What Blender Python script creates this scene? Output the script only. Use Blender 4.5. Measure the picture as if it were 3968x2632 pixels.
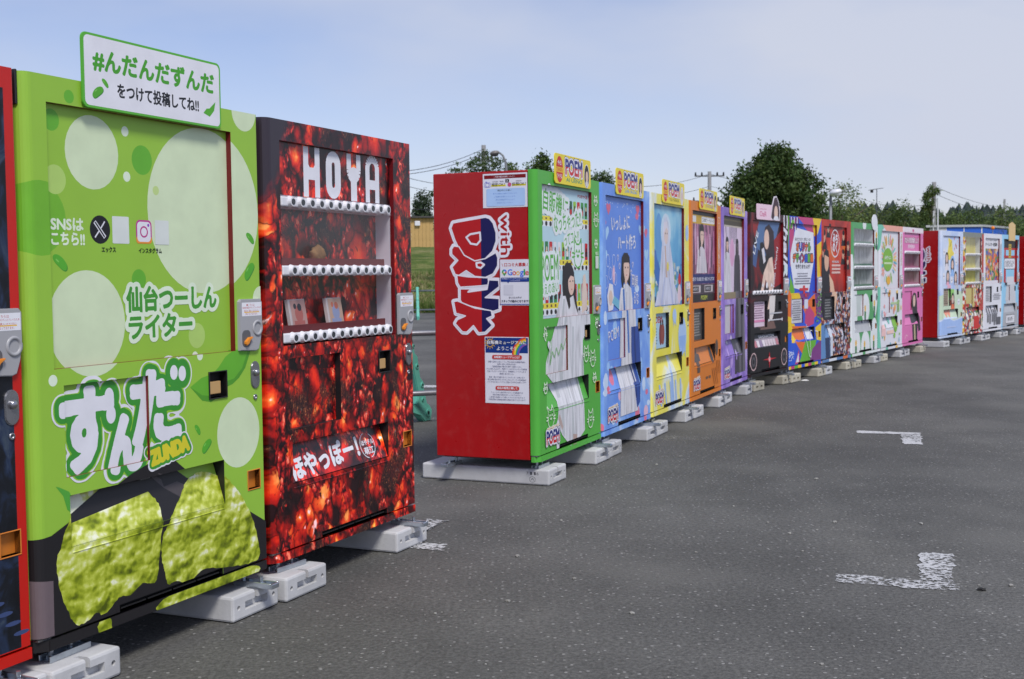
import bpy, bmesh, math, random
import numpy as np
from mathutils import Vector, Matrix
from mathutils.geometry import tessellate_polygon

S = bpy.context.scene
for o in list(bpy.data.objects): bpy.data.objects.remove(o)
COL = S.collection
R = math.radians
rnd = random.Random(7)

# ------------------------------------------------------------------ camera
W, H, F = 3968.0, 2632.0, 4676.1
PITCH, ROLL, HC = R(3.1516), R(-0.6245), 1.30
cp, sp = math.cos(PITCH), math.sin(PITCH)
fwd = Vector((0, cp, -sp)); up0 = Vector((0, sp, cp)); rt0 = Vector((1, 0, 0))
rt = math.cos(ROLL)*rt0 + math.sin(ROLL)*up0
upv = -math.sin(ROLL)*rt0 + math.cos(ROLL)*up0
cam_d = bpy.data.cameras.new('camera'); cam = bpy.data.objects.new('camera', cam_d); COL.objects.link(cam)
cam_d.sensor_width = 36; cam_d.lens = F/W*36; cam_d.clip_start = .05; cam_d.clip_end = 4000
m = Matrix((rt, upv, -fwd)).transposed().to_4x4(); m.translation = Vector((0, 0, HC))
cam.matrix_world = m
cam_d.dof.use_dof = True; cam_d.dof.focus_distance = 4.6; cam_d.dof.aperture_fstop = 9.0
S.camera = cam
CAM = Vector((0, 0, HC))
def ray(px, py): return (px-W/2)/F*rt - (py-H/2)/F*upv + fwd
def ground(px, py, z=0.0):
    v = ray(px, py); t = (z-HC)/v.z; return CAM + v*t
def at(px, py, dist):
    v = ray(px, py); return CAM + v*(dist/v.y)

# ------------------------------------------------------------------ sky, sun, exposure
SUN_EL, SUN_AZ = R(52), R(158)     # azimuth clockwise from +Y (view direction)
sun_dir = Vector((math.sin(SUN_AZ)*math.cos(SUN_EL), math.cos(SUN_AZ)*math.cos(SUN_EL), math.sin(SUN_EL)))
wd = bpy.data.worlds.new('World'); S.world = wd; wd.use_nodes = True
nt = wd.node_tree; nt.nodes.clear(); N = nt.nodes.new; L = nt.links.new
out = N('ShaderNodeOutputWorld'); bg = N('ShaderNodeBackground'); bg.inputs[1].default_value = .115
sky = N('ShaderNodeTexSky'); sky.sky_type = 'NISHITA'; sky.sun_disc = False
sky.sun_elevation = SUN_EL; sky.sun_rotation = SUN_AZ; sky.air_density = 1.0; sky.dust_density = .6; sky.ozone_density = 2.0
tc = N('ShaderNodeTexCoord'); mp = N('ShaderNodeMapping'); mp.inputs['Scale'].default_value = (1.0, 1.0, 2.6)
mp.inputs['Location'].default_value = (4.976, 3.111, 0)
nz = N('ShaderNodeTexNoise'); nz.inputs['Scale'].default_value = 1.7; nz.inputs['Detail'].default_value = 5; nz.inputs['Roughness'].default_value = .5
sep = N('ShaderNodeSeparateXYZ')
L(tc.outputs['Generated'], mp.inputs['Vector']); L(mp.outputs[0], nz.inputs['Vector']); L(tc.outputs['Generated'], sep.inputs[0])
mr = N('ShaderNodeMapRange'); mr.inputs[1].default_value = 0.0; mr.inputs[2].default_value = .5; mr.inputs[3].default_value = 1.02; mr.inputs[4].default_value = .55
L(sep.outputs['Z'], mr.inputs[0])
nr = N('ShaderNodeMapRange'); nr.inputs[1].default_value = .38; nr.inputs[2].default_value = .62; nr.inputs[3].default_value = -.72; nr.inputs[4].default_value = .12
L(nz.outputs[0], nr.inputs[0])
ad = N('ShaderNodeMath'); ad.operation = 'ADD'; ad.use_clamp = True; L(mr.outputs[0], ad.inputs[0]); L(nr.outputs[0], ad.inputs[1])
mix = N('ShaderNodeMix'); mix.data_type = 'RGBA'
L(ad.outputs[0], mix.inputs['Factor']); tint = N('ShaderNodeMix'); tint.data_type = 'RGBA'; tint.blend_type = 'MULTIPLY'; tint.inputs[0].default_value = 1; tint.inputs[7].default_value = (.93, .83, .93, 1); L(sky.outputs[0], tint.inputs[6]); L(tint.outputs[2], mix.inputs[6]); mix.inputs[7].default_value = (4.32, 4.62, 5.52, 1)
L(mix.outputs[2], bg.inputs[0]); L(bg.outputs[0], out.inputs[0])
sl = bpy.data.lights.new('sun', 'SUN'); sl.energy = 2.3; sl.angle = R(14); sl.color = (1, .97, .92)
so = bpy.data.objects.new('sun', sl); COL.objects.link(so); so.location = (0, -10, 30)
so.rotation_euler = (-sun_dir).to_track_quat('-Z', 'Y').to_euler()
S.view_settings.view_transform = 'Standard'; S.view_settings.look = 'None'; S.view_settings.gamma = 1
S.view_settings.exposure = .30; S.view_settings.use_curve_mapping = False

# ------------------------------------------------------------------ materials
def lin(c): return c/12.92 if c <= .04045 else ((c+.055)/1.055)**2.4
def C(r, g, b): return (lin(r/255), lin(g/255), lin(b/255), 1)
MATS = {}
class NB:                                    # small node-building helper
    def __init__(s, name):
        s.m = bpy.data.materials.new(name); s.m.use_nodes = True; s.t = s.m.node_tree
        s.b = s.t.nodes['Principled BSDF']; s.o = s.t.nodes['Material Output']
    def n(s, typ, **kw):
        x = s.t.nodes.new(typ)
        for k, v in kw.items():
            if hasattr(x, k): setattr(x, k, v)
            else: x.inputs[k].default_value = v
        return x
    def l(s, a, b): s.t.links.new(a, b)
    def coord(s, which='Object', scale=(1, 1, 1), loc=(0, 0, 0)):
        t = s.n('ShaderNodeTexCoord'); mpn = s.n('ShaderNodeMapping'); mpn.inputs['Scale'].default_value = scale; mpn.inputs['Location'].default_value = loc
        s.l(t.outputs[which], mpn.inputs[0]); return mpn.outputs[0]
    def noise(s, vec, scale, detail=4, rough=.55, dist=0):
        x = s.n('ShaderNodeTexNoise'); x.inputs['Scale'].default_value = scale; x.inputs['Detail'].default_value = detail
        x.inputs['Roughness'].default_value = rough; x.inputs['Distortion'].default_value = dist; s.l(vec, x.inputs['Vector']); return x
    def ramp(s, fac, stops, interp='LINEAR'):
        x = s.n('ShaderNodeValToRGB'); x.color_ramp.interpolation = interp
        e = x.color_ramp.elements
        while len(e) < len(stops): e.new(.5)
        for k, (p, c) in enumerate(stops): e[k].position = p; e[k].color = c if len(c) == 4 else (*c, 1)
        s.l(fac, x.inputs[0]); return x.outputs[0]
    def mixc(s, fac, a, b, mode='MIX'):
        x = s.n('ShaderNodeMix', data_type='RGBA', blend_type=mode)
        for v, i in ((fac, 0), (a, 6), (b, 7)):
            if hasattr(v, 'links') or hasattr(v, 'is_linked'): s.l(v, x.inputs[i])
            else: x.inputs[i].default_value = v
        return x.outputs[2]
    def math(s, op, a, b=0, clamp=False):
        x = s.n('ShaderNodeMath', operation=op, use_clamp=clamp)
        for v, i in ((a, 0), (b, 1)):
            if hasattr(v, 'is_linked'): s.l(v, x.inputs[i])
            else: x.inputs[i].default_value = v
        return x.outputs[0]
    def bump(s, h, strength=.3, dist=.01):
        x = s.n('ShaderNodeBump'); x.inputs['Strength'].default_value = strength; x.inputs['Distance'].default_value = dist
        s.l(h, x.inputs['Height']); s.l(x.outputs[0], s.b.inputs['Normal'])
    def fin(s, col=None, rough=.5, metal=0, spec=.5):
        if col is not None:
            if hasattr(col, 'is_linked'): s.l(col, s.b.inputs['Base Color'])
            else: s.b.inputs['Base Color'].default_value = col
        if hasattr(rough, 'is_linked'): s.l(rough, s.b.inputs['Roughness'])
        else: s.b.inputs['Roughness'].default_value = rough
        s.b.inputs['Metallic'].default_value = metal; s.b.inputs['Specular IOR Level'].default_value = spec
        return s.m
def paint(name, c, rough=.4, metal=0, var=.08, scale=6, spec=.5, grime=0):
    if name in MATS: return MATS[name]
    b = NB(name); v = b.coord(); n = b.noise(v, scale)
    hi = tuple(min(1, x*(1+var)) for x in c[:3])+(1,); lo = tuple(x*(1-var) for x in c[:3])+(1,)
    col = b.ramp(n.outputs[0], [(.3, lo), (.7, hi)])
    if grime:
        g = b.noise(v, 2.3, 8, .65); f = b.ramp(g.outputs[0], [(.45, (0, 0, 0)), (.75, (grime,)*3)])
        col = b.mixc(f, col, (c[0]*.45+.03, c[1]*.45+.03, c[2]*.45+.025, 1))
    n2 = b.noise(v, 35, 3); r = b.math('ADD', b.math('MULTIPLY', n2.outputs[0], .12), rough-.06)
    MATS[name] = b.fin(col, r, metal, spec); return MATS[name]
def attr_mat(name, rough=.42, spec=.4):
    if name in MATS: return MATS[name]
    b = NB(name); a = b.n('ShaderNodeAttribute', attribute_name='col'); v = b.coord('Object'); n = b.noise(v, 9, 5)
    k = b.ramp(n.outputs[0], [(.3, (.93, .93, .93)), (.7, (1.04, 1.04, 1.04))])
    MATS[name] = b.fin(b.mixc(1.0, a.outputs['Color'], k, 'MULTIPLY'), rough, 0, spec); return MATS[name]
VINYL = attr_mat('printed_vinyl'); PAPER = attr_mat('printed_paper', .65, .25)
def redsheet():
    b = NB('cabinet_red'); v = b.coord(); n = b.noise(v, 2.2, 3); n2 = b.noise(v, 14, 6, .65); n3 = b.noise(b.coord('Object', (1, 1, .25)), 20, 4, .6)
    col = b.ramp(n.outputs[0], [(.3, C(164, 8, 12)), (.7, C(176, 10, 14))]); dust = b.ramp(n2.outputs[0], [(.52, (0, 0, 0)), (.78, (.10,)*3)]); col = b.mixc(dust, col, C(190, 120, 110)); st_ = b.ramp(n3.outputs[0], [(.60, (0, 0, 0)), (.72, (.16,)*3)]); col = b.mixc(st_, col, C(120, 6, 10))
    b.bump(n.outputs[0], .12, .03); return b.fin(col, b.math('ADD', b.math('MULTIPLY', n2.outputs[0], .16), .22), 0, .5)
RED = redsheet(); MATS['cabinet_red'] = RED
REDEDGE = paint('red_edge', C(200, 26, 14), .35, var=.04)
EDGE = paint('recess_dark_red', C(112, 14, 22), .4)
BLACKP = paint('black_plastic', C(28, 28, 30), .45)
DARK = paint('dark_recess', C(16, 15, 16), .7)
GREYP = paint('coin_grey', C(168, 168, 170), .42, var=.04)
GREYD = paint('coin_grey_dark', C(96, 97, 100), .5)
ZINC = paint('zinc_steel', C(190, 198, 206), .3, .9, .12, 22)
STEEL = paint('brushed_steel', C(165, 165, 168), .28, .85, .08, 18)
ORANGE = paint('orange_plastic', C(240, 150, 50), .4)
CUPO = paint('cup_orange', C(205, 120, 40), .45)
WHITEP = paint('white_plastic', C(226, 226, 230), .38, var=.03)
LENS = paint('button_lens', C(58, 62, 66), .22, var=.1)
def glassmat():
    b = NB('clear_acrylic'); t = b.t; tr = b.n('ShaderNodeBsdfTransparent'); gl = b.n('ShaderNodeBsdfGlossy'); gl.inputs['Roughness'].default_value = .03
    tr.inputs[0].default_value = (.93, .94, .95, 1)
    lw = b.n('ShaderNodeLayerWeight'); lw.inputs[0].default_value = .5; fr = b.math('ADD', b.math('MULTIPLY', b.math('POWER', lw.outputs['Facing'], 4.0), .75), .045); mx = b.n('ShaderNodeMixShader')
    b.l(fr, mx.inputs[0]); b.l(tr.outputs[0], mx.inputs[1]); b.l(gl.outputs[0], mx.inputs[2]); b.l(mx.outputs[0], b.o.inputs[0])
    t.nodes.remove(b.b); return b.m
GLASS = glassmat()
def concrete(name, c, dirt):
    b = NB(name); v0 = b.coord(); oi_ = b.n('ShaderNodeObjectInfo'); of = b.n('ShaderNodeVectorMath', operation='MULTIPLY_ADD'); b.l(oi_.outputs['Random'], of.inputs[0]); of.inputs[1].default_value = (17, 11, 23); b.l(v0, of.inputs[2]); v = of.outputs[0]; n = b.noise(v, 5, 8, .62); n2 = b.noise(v, 60, 4, .7); n3 = b.noise(v, 2.2, 6, .6)
    col = b.ramp(n.outputs[0], [(.25, tuple(x*.80 for x in c[:3])), (.6, c[:3]), (.8, tuple(min(1, x*1.1) for x in c[:3]))])
    st = b.ramp(n3.outputs[0], [(.46, (0, 0, 0)), (.66, (dirt*1.3,)*3)]); col = b.mixc(st, col, tuple(x*.5 for x in c[:3])+(1,))
    pit = b.ramp(n2.outputs[0], [(.66, (0, 0, 0)), (.74, (.35,)*3)]); col = b.mixc(pit, col, tuple(x*.5 for x in c[:3])+(1,))
    b.bump(n2.outputs[0], .25, .004); return b.fin(col, .85, 0, .3)
CONC = concrete('concrete_new', C(204, 204, 204), .30); CONCOLD = concrete('concrete_old', C(198, 192, 174), .5)

# ------------------------------------------------------------------ objects
def obj(name, me, mat=None, parent=None, **pr):
    o = bpy.data.objects.new(name, me); COL.objects.link(o)
    if mat is not None and me is not None and len(me.materials) == 0:
        for x in (mat if isinstance(mat, (list, tuple)) else [mat]): me.materials.append(x)
    if parent: o.parent = parent
    for k, v in pr.items(): o[k] = v
    return o
def thing(name, label, cat, loc=(0, 0, 0), rz=0, group=None):
    o = bpy.data.objects.new(name, None); COL.objects.link(o); o.location = loc; o.rotation_euler = (0, 0, rz)
    o.empty_display_size = .1
    o['label'] = label; o['category'] = cat
    if group: o['group'] = group
    return o
def tag(o, label, cat, group=None):
    o['label'] = label; o['category'] = cat
    if group: o['group'] = group
    return o
def mesh(name, verts, faces, smooth=False, mi=None):
    me = bpy.data.meshes.new(name); me.from_pydata([tuple(v) for v in verts], [], faces); me.update()
    if smooth: me.shade_smooth()
    if mi is not None: me.polygons.foreach_set('material_index', mi)
    return me
def frombm(name, bm, smooth=False):
    me = bpy.data.meshes.new(name); bm.to_mesh(me); bm.free(); 
    if smooth: me.shade_smooth()
    return me
def box(bm, x0, y0, z0, x1, y1, z1, bev=0, seg=2):
    g = bmesh.ops.create_cube(bm, size=1)['verts']
    for v in g: v.co = Vector(((v.co.x+.5)*(x1-x0)+x0, (v.co.y+.5)*(y1-y0)+y0, (v.co.z+.5)*(z1-z0)+z0))
    if bev:
        es = list({e for v in g for e in v.link_edges}); bmesh.ops.bevel(bm, geom=es, offset=bev, segments=seg, affect='EDGES', profile=.5)
def boxme(name, x0, y0, z0, x1, y1, z1, bev=0, seg=2):
    bm = bmesh.new(); box(bm, x0, y0, z0, x1, y1, z1, bev, seg); return frombm(name, bm)
def cyl(bm, a, b, r, r2=None, n=12, caps=True):
    a = Vector(a); b = Vector(b); d = b-a; q = d.to_track_quat('Z', 'Y').to_matrix().to_4x4(); q.translation = (a+b)/2
    bmesh.ops.create_cone(bm, cap_ends=caps, segments=n, radius1=r, radius2=r if r2 is None else r2, depth=d.length, matrix=q)
def tube(bm, pts, r, n=8, rr=None):
    pts = [Vector(p) for p in pts]; rings = []
    for i, p in enumerate(pts):
        t = (pts[min(i+1, len(pts)-1)]-pts[max(i-1, 0)]).normalized()
        a = t.orthogonal().normalized() if i == 0 else (prev - t*prev.dot(t)).normalized(); prev = a
        b2 = t.cross(a); rad = rr[i] if rr else r
        rings.append([bm.verts.new(p + (a*math.cos(2*math.pi*k/n)+b2*math.sin(2*math.pi*k/n))*rad) for k in range(n)])
    for i in range(len(rings)-1):
        for k in range(n): bm.faces.new((rings[i][k], rings[i][(k+1) % n], rings[i+1][(k+1) % n], rings[i+1][k]))
    bm.faces.new(rings[0][::-1]); bm.faces.new(rings[-1])
def plate(name, pts, y0, y1, bev=0):                 # outline in (x,z) extruded from y0 (front) to y1
    bm = bmesh.new(); f = [bm.verts.new((x, y0, z)) for x, z in pts]; g = [bm.verts.new((x, y1, z)) for x, z in pts]; n = len(pts)
    top = bm.faces.new(f)
    for i in range(n): bm.faces.new((f[i], g[i], g[(i+1) % n], f[(i+1) % n]))
    bm.faces.new(g[::-1]); bmesh.ops.recalc_face_normals(bm, faces=bm.faces)
    if bev: bmesh.ops.bevel(bm, geom=list(top.edges), offset=bev, segments=2, affect='EDGES')
    return frombm(name, bm)
def rrect(x0, y0, x1, y1, r, n=5):
    p = []
    for cx, cy, a in ((x1-r, y0+r, -90), (x1-r, y1-r, 0), (x0+r, y1-r, 90), (x0+r, y0+r, 180)):
        for k in range(n+1): t = R(a+90*k/n); p.append((cx+r*math.cos(t), cy+r*math.sin(t)))
    return p
def ell(cx, cy, rx, ry, n=28, a0=0, a1=360, rot=0):
    c, s = math.cos(R(rot)), math.sin(R(rot)); o = []
    for k in range(n):
        t = R(a0+(a1-a0)*k/(n if a1-a0 == 360 else n-1)); x, y = rx*math.cos(t), ry*math.sin(t); o.append((cx+x*c-y*s, cy+x*s+y*c))
    return o

# ------------------------------------------------------------------ flat print: shapes clipped onto the panels they are printed on
GC = {}
def glyphs(body, bold=0.0, shear=0.0):
    key = (body, bold, shear)
    if key in GC: return GC[key]
    cu = bpy.data.curves.new('lettering', 'FONT'); cu.body = body; cu.size = 1; cu.dimensions = '2D'; cu.fill_mode = 'FRONT'; cu.offset = bold; cu.shear = shear
    cu.resolution_u = 3; cu.space_line = .85
    ob = bpy.data.objects.new('lettering', cu); me = ob.to_mesh(); me.calc_loop_triangles()
    vs = [(v.co.x, v.co.y) for v in me.vertices]; tr = [tuple(vs[i] for i in t.vertices) for t in me.loop_triangles]
    ob.to_mesh_clear(); bpy.data.objects.remove(ob); bpy.data.curves.remove(cu)
    xs = [q[0] for t in tr for q in t] or [0, 1]; ys = [q[1] for t in tr for q in t] or [0, 1]
    GC[key] = (tr, min(xs), min(ys), max(xs), max(ys)); return GC[key]
def clip(poly, ax, lim, keep_less):
    o = []; n = len(poly)
    for i in range(n):
        a, b = poly[i], poly[(i+1) % n]; ia = (a[ax] <= lim) == keep_less; ib = (b[ax] <= lim) == keep_less
        if ia: o.append(a)
        if ia != ib and b[ax] != a[ax]:
            t = (lim-a[ax])/(b[ax]-a[ax]); o.append((a[0]+(b[0]-a[0])*t, a[1]+(b[1]-a[1])*t))
    return o
class Print:
    def __init__(s, regions, bounds, eps=8e-6):
        s.reg = regions; s.bd = bounds; s.eps = eps; s.k = 1; s.V = []; s.Fc = []; s.col = []; s.mi = []; s.mats = [VINYL]
    def tris(s, T, col=None, mat=0):
        e = s.eps*s.k; s.k += 1
        u0, v0, u1, v1 = s.bd
        for t in T:
            p = list(t)
            mnx, mxx = min(q[0] for q in p), max(q[0] for q in p); mny, mxy = min(q[1] for q in p), max(q[1] for q in p)
            if mxx < u0 or mnx > u1 or mxy < v0 or mny > v1: continue
            if mnx < u0: p = clip(p, 0, u0, False)
            if p and mxx > u1: p = clip(p, 0, u1, True)
            if p and mny < v0: p = clip(p, 1, v0, False)
            if p and mxy > v1: p = clip(p, 1, v1, True)
            todo = [p]
            for (a, b, c, d, fn) in s.reg:
                nxt = []
                for q in todo:
                    if len(q) < 3: continue
                    xs = [z[0] for z in q]; ys = [z[1] for z in q]
                    if max(xs) <= a or min(xs) >= c or max(ys) <= b or min(ys) >= d: nxt.append(q); continue
                    for ax, lim, less in ((0, a, True), (0, c, False), (1, b, True), (1, d, False)):
                        o = clip(q, ax, lim, less)
                        if len(o) >= 3: nxt.append(o)
                        q = clip(q, ax, lim, not less)
                        if len(q) < 3: break
                    if len(q) >= 3 and fn is not None: s.emit(q, fn, e, col, mat)
                todo = nxt
            for q in todo:
                if len(q) >= 3: s.emit(q, None, e, col, mat)
    def emit(s, q, fn, e, col, mat):
        b = len(s.V)
        for (x, y) in q: s.V.append((x, y, (fn(x, y) if fn else 0.0)-e))
        s.Fc.append(tuple(range(b, b+len(q)))); s.col.append(col or (1, 1, 1, 1)); s.mi.append(mat)
    def mat(s, m):
        if m not in s.mats: s.mats.append(m)
        return s.mats.index(m)
    def poly(s, pts, col=None, mat=0):
        idx = tessellate_polygon([[Vector((x, y, 0)) for x, y in pts]]); s.tris([tuple(pts[i] for i in t) for t in idx], col, mat)
    def rect(s, x0, y0, x1, y1, col=None, mat=0): s.tris([((x0, y0), (x1, y0), (x1, y1)), ((x0, y0), (x1, y1), (x0, y1))], col, mat)
    def rr(s, x0, y0, x1, y1, r, col): s.fan(rrect(x0, y0, x1, y1, r), col)
    def fan(s, pts, col=None, mat=0): s.tris([(pts[0], pts[i], pts[i+1]) for i in range(1, len(pts)-1)], col, mat)
    def ell(s, cx, cy, rx, ry, col=None, n=28, rot=0, mat=0): s.fan(ell(cx, cy, rx, ry, n, rot=rot), col, mat)
    def stroke(s, pts, w, col, cap=True, closed=False):
        if closed: pts = list(pts)+[pts[0]]
        T = []; h = w/2
        for i in range(len(pts)-1):
            (x0, y0), (x1, y1) = pts[i], pts[i+1]; d = math.hypot(x1-x0, y1-y0) or 1; nx, ny = -(y1-y0)/d*h, (x1-x0)/d*h
            s.tris([((x0+nx, y0+ny), (x0-nx, y0-ny), (x1-nx, y1-ny)), ((x0+nx, y0+ny), (x1-nx, y1-ny), (x1+nx, y1+ny))], col)
        if cap:
            for i, (x, y) in enumerate(pts): s.ell(x, y, h, h, col, 10)
    def text(s, body, x0, y0, x1, y1, col, bold=.02, outl=(), rot=0, shear=0, cont=True, stamps=12):
        tr, a, b, c, d = glyphs(body, 0.0, shear); kx = (x1-x0)/(c-a); ky = (y1-y0)/(d-b)
        bw = bold*min(1.0/max(1, body.count('\n')+1), 1)*(y1-y0)*(1.0 if d-b > .5 else .8)
        cx, cy = (x0+x1)/2, (y0+y1)/2; co, si = math.cos(R(rot)), math.sin(R(rot))
        T = []
        for t in tr:
            q = []
            for (x, y) in t:
                X = (x-a)*kx+x0-cx; Y = (y-b)*ky+y0-cy; q.append((cx+X*co-Y*si, cy+X*si+Y*co))
            T.append(tuple(q))
        for (w, oc) in outl: s.dilate(T, w+bw, oc)
        if bw > .0035: s.dilate(T, bw, col); return
        if bw > .0004:
            for k in range(6):
                dx, dy = bw*math.cos(2*math.pi*k/6), bw*math.sin(2*math.pi*k/6)
                s.tris([tuple((x+dx, y+dy) for x, y in t) for t in T], col)
        s.tris(T, col)
    def dilate(s, T, w, col):                     # outline of a text: its shape grown by w, contoured on a fine grid
        A = np.array(T, float); h = max(w/7, .0011); lo = A.reshape(-1, 2).min(0)-w-3*h; hi = A.reshape(-1, 2).max(0)+w+3*h
        nx, ny = int((hi[0]-lo[0])/h)+2, int((hi[1]-lo[1])/h)+2; M = np.zeros((ny, nx), bool)
        for t in A:
            a0 = np.maximum(((t.min(0)-lo)/h).astype(int)-1, 0); a1 = ((t.max(0)-lo)/h).astype(int)+2
            X, Y = np.meshgrid(lo[0]+h*np.arange(a0[0], min(a1[0], nx)), lo[1]+h*np.arange(a0[1], min(a1[1], ny)))
            d_ = (t[1, 0]-t[0, 0])*(t[2, 1]-t[0, 1])-(t[2, 0]-t[0, 0])*(t[1, 1]-t[0, 1])
            if abs(d_) < 1e-14: continue
            p = ((X-t[0, 0])*(t[2, 1]-t[0, 1])-(t[2, 0]-t[0, 0])*(Y-t[0, 1]))/d_; q = ((t[1, 0]-t[0, 0])*(Y-t[0, 1])-(X-t[0, 0])*(t[1, 1]-t[0, 1]))/d_
            M[a0[1]:a0[1]+X.shape[0], a0[0]:a0[0]+X.shape[1]] |= (p > -.02) & (q > -.02) & (p+q < 1.02)
        r = int(w/h)+2; D = np.full((ny, nx), 99.0)
        for dy in range(-r, r+1):
            for dx in range(-r, r+1):
                dd_ = math.hypot(dx, dy)
                if dd_ > r: continue
                ys, yd = slice(max(0, -dy), ny-max(0, dy)), slice(max(0, dy), ny-max(0, -dy)); xs, xd = slice(max(0, -dx), nx-max(0, dx)), slice(max(0, dx), nx-max(0, -dx))
                np.minimum(D[yd, xd], np.where(M[ys, xs], dd_, 99.0), out=D[yd, xd])
        D = np.minimum(D, r+1.0); B = D.copy(); B[1:-1, 1:-1] = (D[1:-1, 1:-1]*2+D[:-2, 1:-1]+D[2:, 1:-1]+D[1:-1, :-2]+D[1:-1, 2:])/6; V = w/h-B; inn = V > 0
        full = inn[:-1, :-1] & inn[1:, :-1] & inn[:-1, 1:] & inn[1:, 1:]; some = (inn[:-1, :-1] | inn[1:, :-1] | inn[:-1, 1:] | inn[1:, 1:]) & ~full; out_ = []
        for y in range(ny-1):
            row = full[y]; x = 0
            idx = np.flatnonzero(np.diff(np.concatenate(([0], row.view(np.int8), [0]))))
            for a, b in zip(idx[::2], idx[1::2]): out_.append([(lo[0]+a*h, lo[1]+y*h), (lo[0]+b*h, lo[1]+y*h), (lo[0]+b*h, lo[1]+(y+1)*h), (lo[0]+a*h, lo[1]+(y+1)*h)])
        for y, x in np.argwhere(some):
            c4 = ((x, y), (x+1, y), (x+1, y+1), (x, y+1)); pl = []
            for k in range(4):
                (xa, ya), (xb, yb) = c4[k], c4[(k+1) % 4]; va, vb = V[ya, xa], V[yb, xb]
                if va > 0: pl.append((lo[0]+xa*h, lo[1]+ya*h))
                if (va > 0) != (vb > 0): f = va/(va-vb); pl.append((lo[0]+(xa+(xb-xa)*f)*h, lo[1]+(ya+(yb-ya)*f)*h))
            if len(pl) >= 3: out_.append(pl)
        s.tris([tuple(p) for p in out_], col)
    def lines(s, x0, y0, x1, y1, n, col, r=rnd, h=.5):      # body copy too small to read: rows of word-length bars
        dy = (y1-y0)/n
        for i in range(n):
            yy = y1-dy*(i+.5); ln = (x1-x0)*r.uniform(.6, 1); cx = (x0+x1)/2; x = cx-ln/2
            while x < cx+ln/2:
                w = r.uniform(.3, 1.0)*dy; s.rect(x, yy-dy*h/2, min(x+w, cx+ln/2), yy+dy*h/2, col); x += w+dy*.22
    def build(s, name, fmap, parent, mats=None):
        me = bpy.data.meshes.new(name); me.from_pydata([fmap(*v) for v in s.V], [], s.Fc)
        ca = me.color_attributes.new('col', 'FLOAT_COLOR', 'CORNER')
        buf = np.repeat(np.array(s.col, dtype=np.float32).reshape(-1, 4), [len(f) for f in s.Fc], axis=0); ca.data.foreach_set('color', buf.ravel())
        me.polygons.foreach_set('material_index', s.mi)
        for x in (mats or s.mats): me.materials.append(x)
        me.update()
        return obj(name, me, None, parent)

# ------------------------------------------------------------------ ground
def asphalt():
    b = NB('asphalt'); v = b.coord('Object'); n1 = b.noise(v, .22, 5, .6); n2 = b.noise(v, 1.4, 6, .65); n3 = b.noise(v, 55, 3, .7)
    base = b.ramp(n1.outputs[0], [(.3, (.082, .0805, .074)), (.7, (.138, .135, .124))])
    k = b.ramp(n2.outputs[0], [(.3, (.82,)*3), (.72, (1.16,)*3)]); col = b.mixc(1.0, base, k, 'MULTIPLY')
    g = b.ramp(n3.outputs[0], [(.3, (.62,)*3), (.5, (1,)*3), (.72, (1.5,)*3)]); col = b.mixc(1.0, col, g, 'MULTIPLY')
    vo = b.n('ShaderNodeTexVoronoi'); vo.inputs['Scale'].default_value = 42; b.l(v, vo.inputs['Vector'])
    sx = b.n('ShaderNodeSeparateColor'); b.l(vo.outputs['Color'], sx.inputs[0])
    chip = b.math('MULTIPLY', b.math('LESS_THAN', vo.outputs['Distance'], .26), b.math('GREATER_THAN', sx.outputs[0], .80))
    col = b.mixc(b.math('MULTIPLY', chip, .55), col, (.42, .41, .39, 1))
    n4 = b.noise(v, .55, 4, .5); pat = b.ramp(n4.outputs[0], [(.53, (0, 0, 0)), (.68, (.6,)*3)]); col = b.mixc(pat, col, (.175, .17, .153, 1))
    vs_ = b.coord('Object', (.55, .10, 1)); n5 = b.noise(vs_, 1.3, 5, .6, .8); col = b.mixc(1.0, col, b.ramp(n5.outputs[0], [(.32, (.84,)*3), (.52, (1,)*3), (.70, (1.20, 1.19, 1.16))]), 'MULTIPLY')
    n6 = b.noise(v, .9, 7, .7, 1.0); oil = b.ramp(n6.outputs[0], [(.66, (0, 0, 0)), (.76, (.45,)*3)]); col = b.mixc(oil, col, (.045, .044, .042, 1))
    vo2 = b.n('ShaderNodeTexVoronoi'); vo2.inputs['Scale'].default_value = 95; b.l(v, vo2.inputs['Vector'])
    hgt = b.math('ADD', b.math('MULTIPLY', n3.outputs[0], .6), vo2.outputs['Distance'])
    b.bump(hgt, .55, .006); return b.fin(col, .82, 0, .35)
ASPH = asphalt()
g = mesh('ground', [(-1500, -60, 0), (1500, -60, 0), (1500, 2500, 0), (-1500, 2500, 0)], [(0, 1, 2, 3)])
obj('ground', g, paint('field_green', C(96, 104, 62), .95, var=.25, scale=.2), kind='structure').location.z = -.02
lot = mesh('parking_lot', [(-70, -30, 0), (90, -30, 0), (90, 52, 0), (30, 52, 0), (6, 42, 0), (-70, 39.5, 0)], [(0, 1, 2, 3, 4, 5)])
obj('parking_lot', lot, ASPH, kind='structure')
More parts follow.
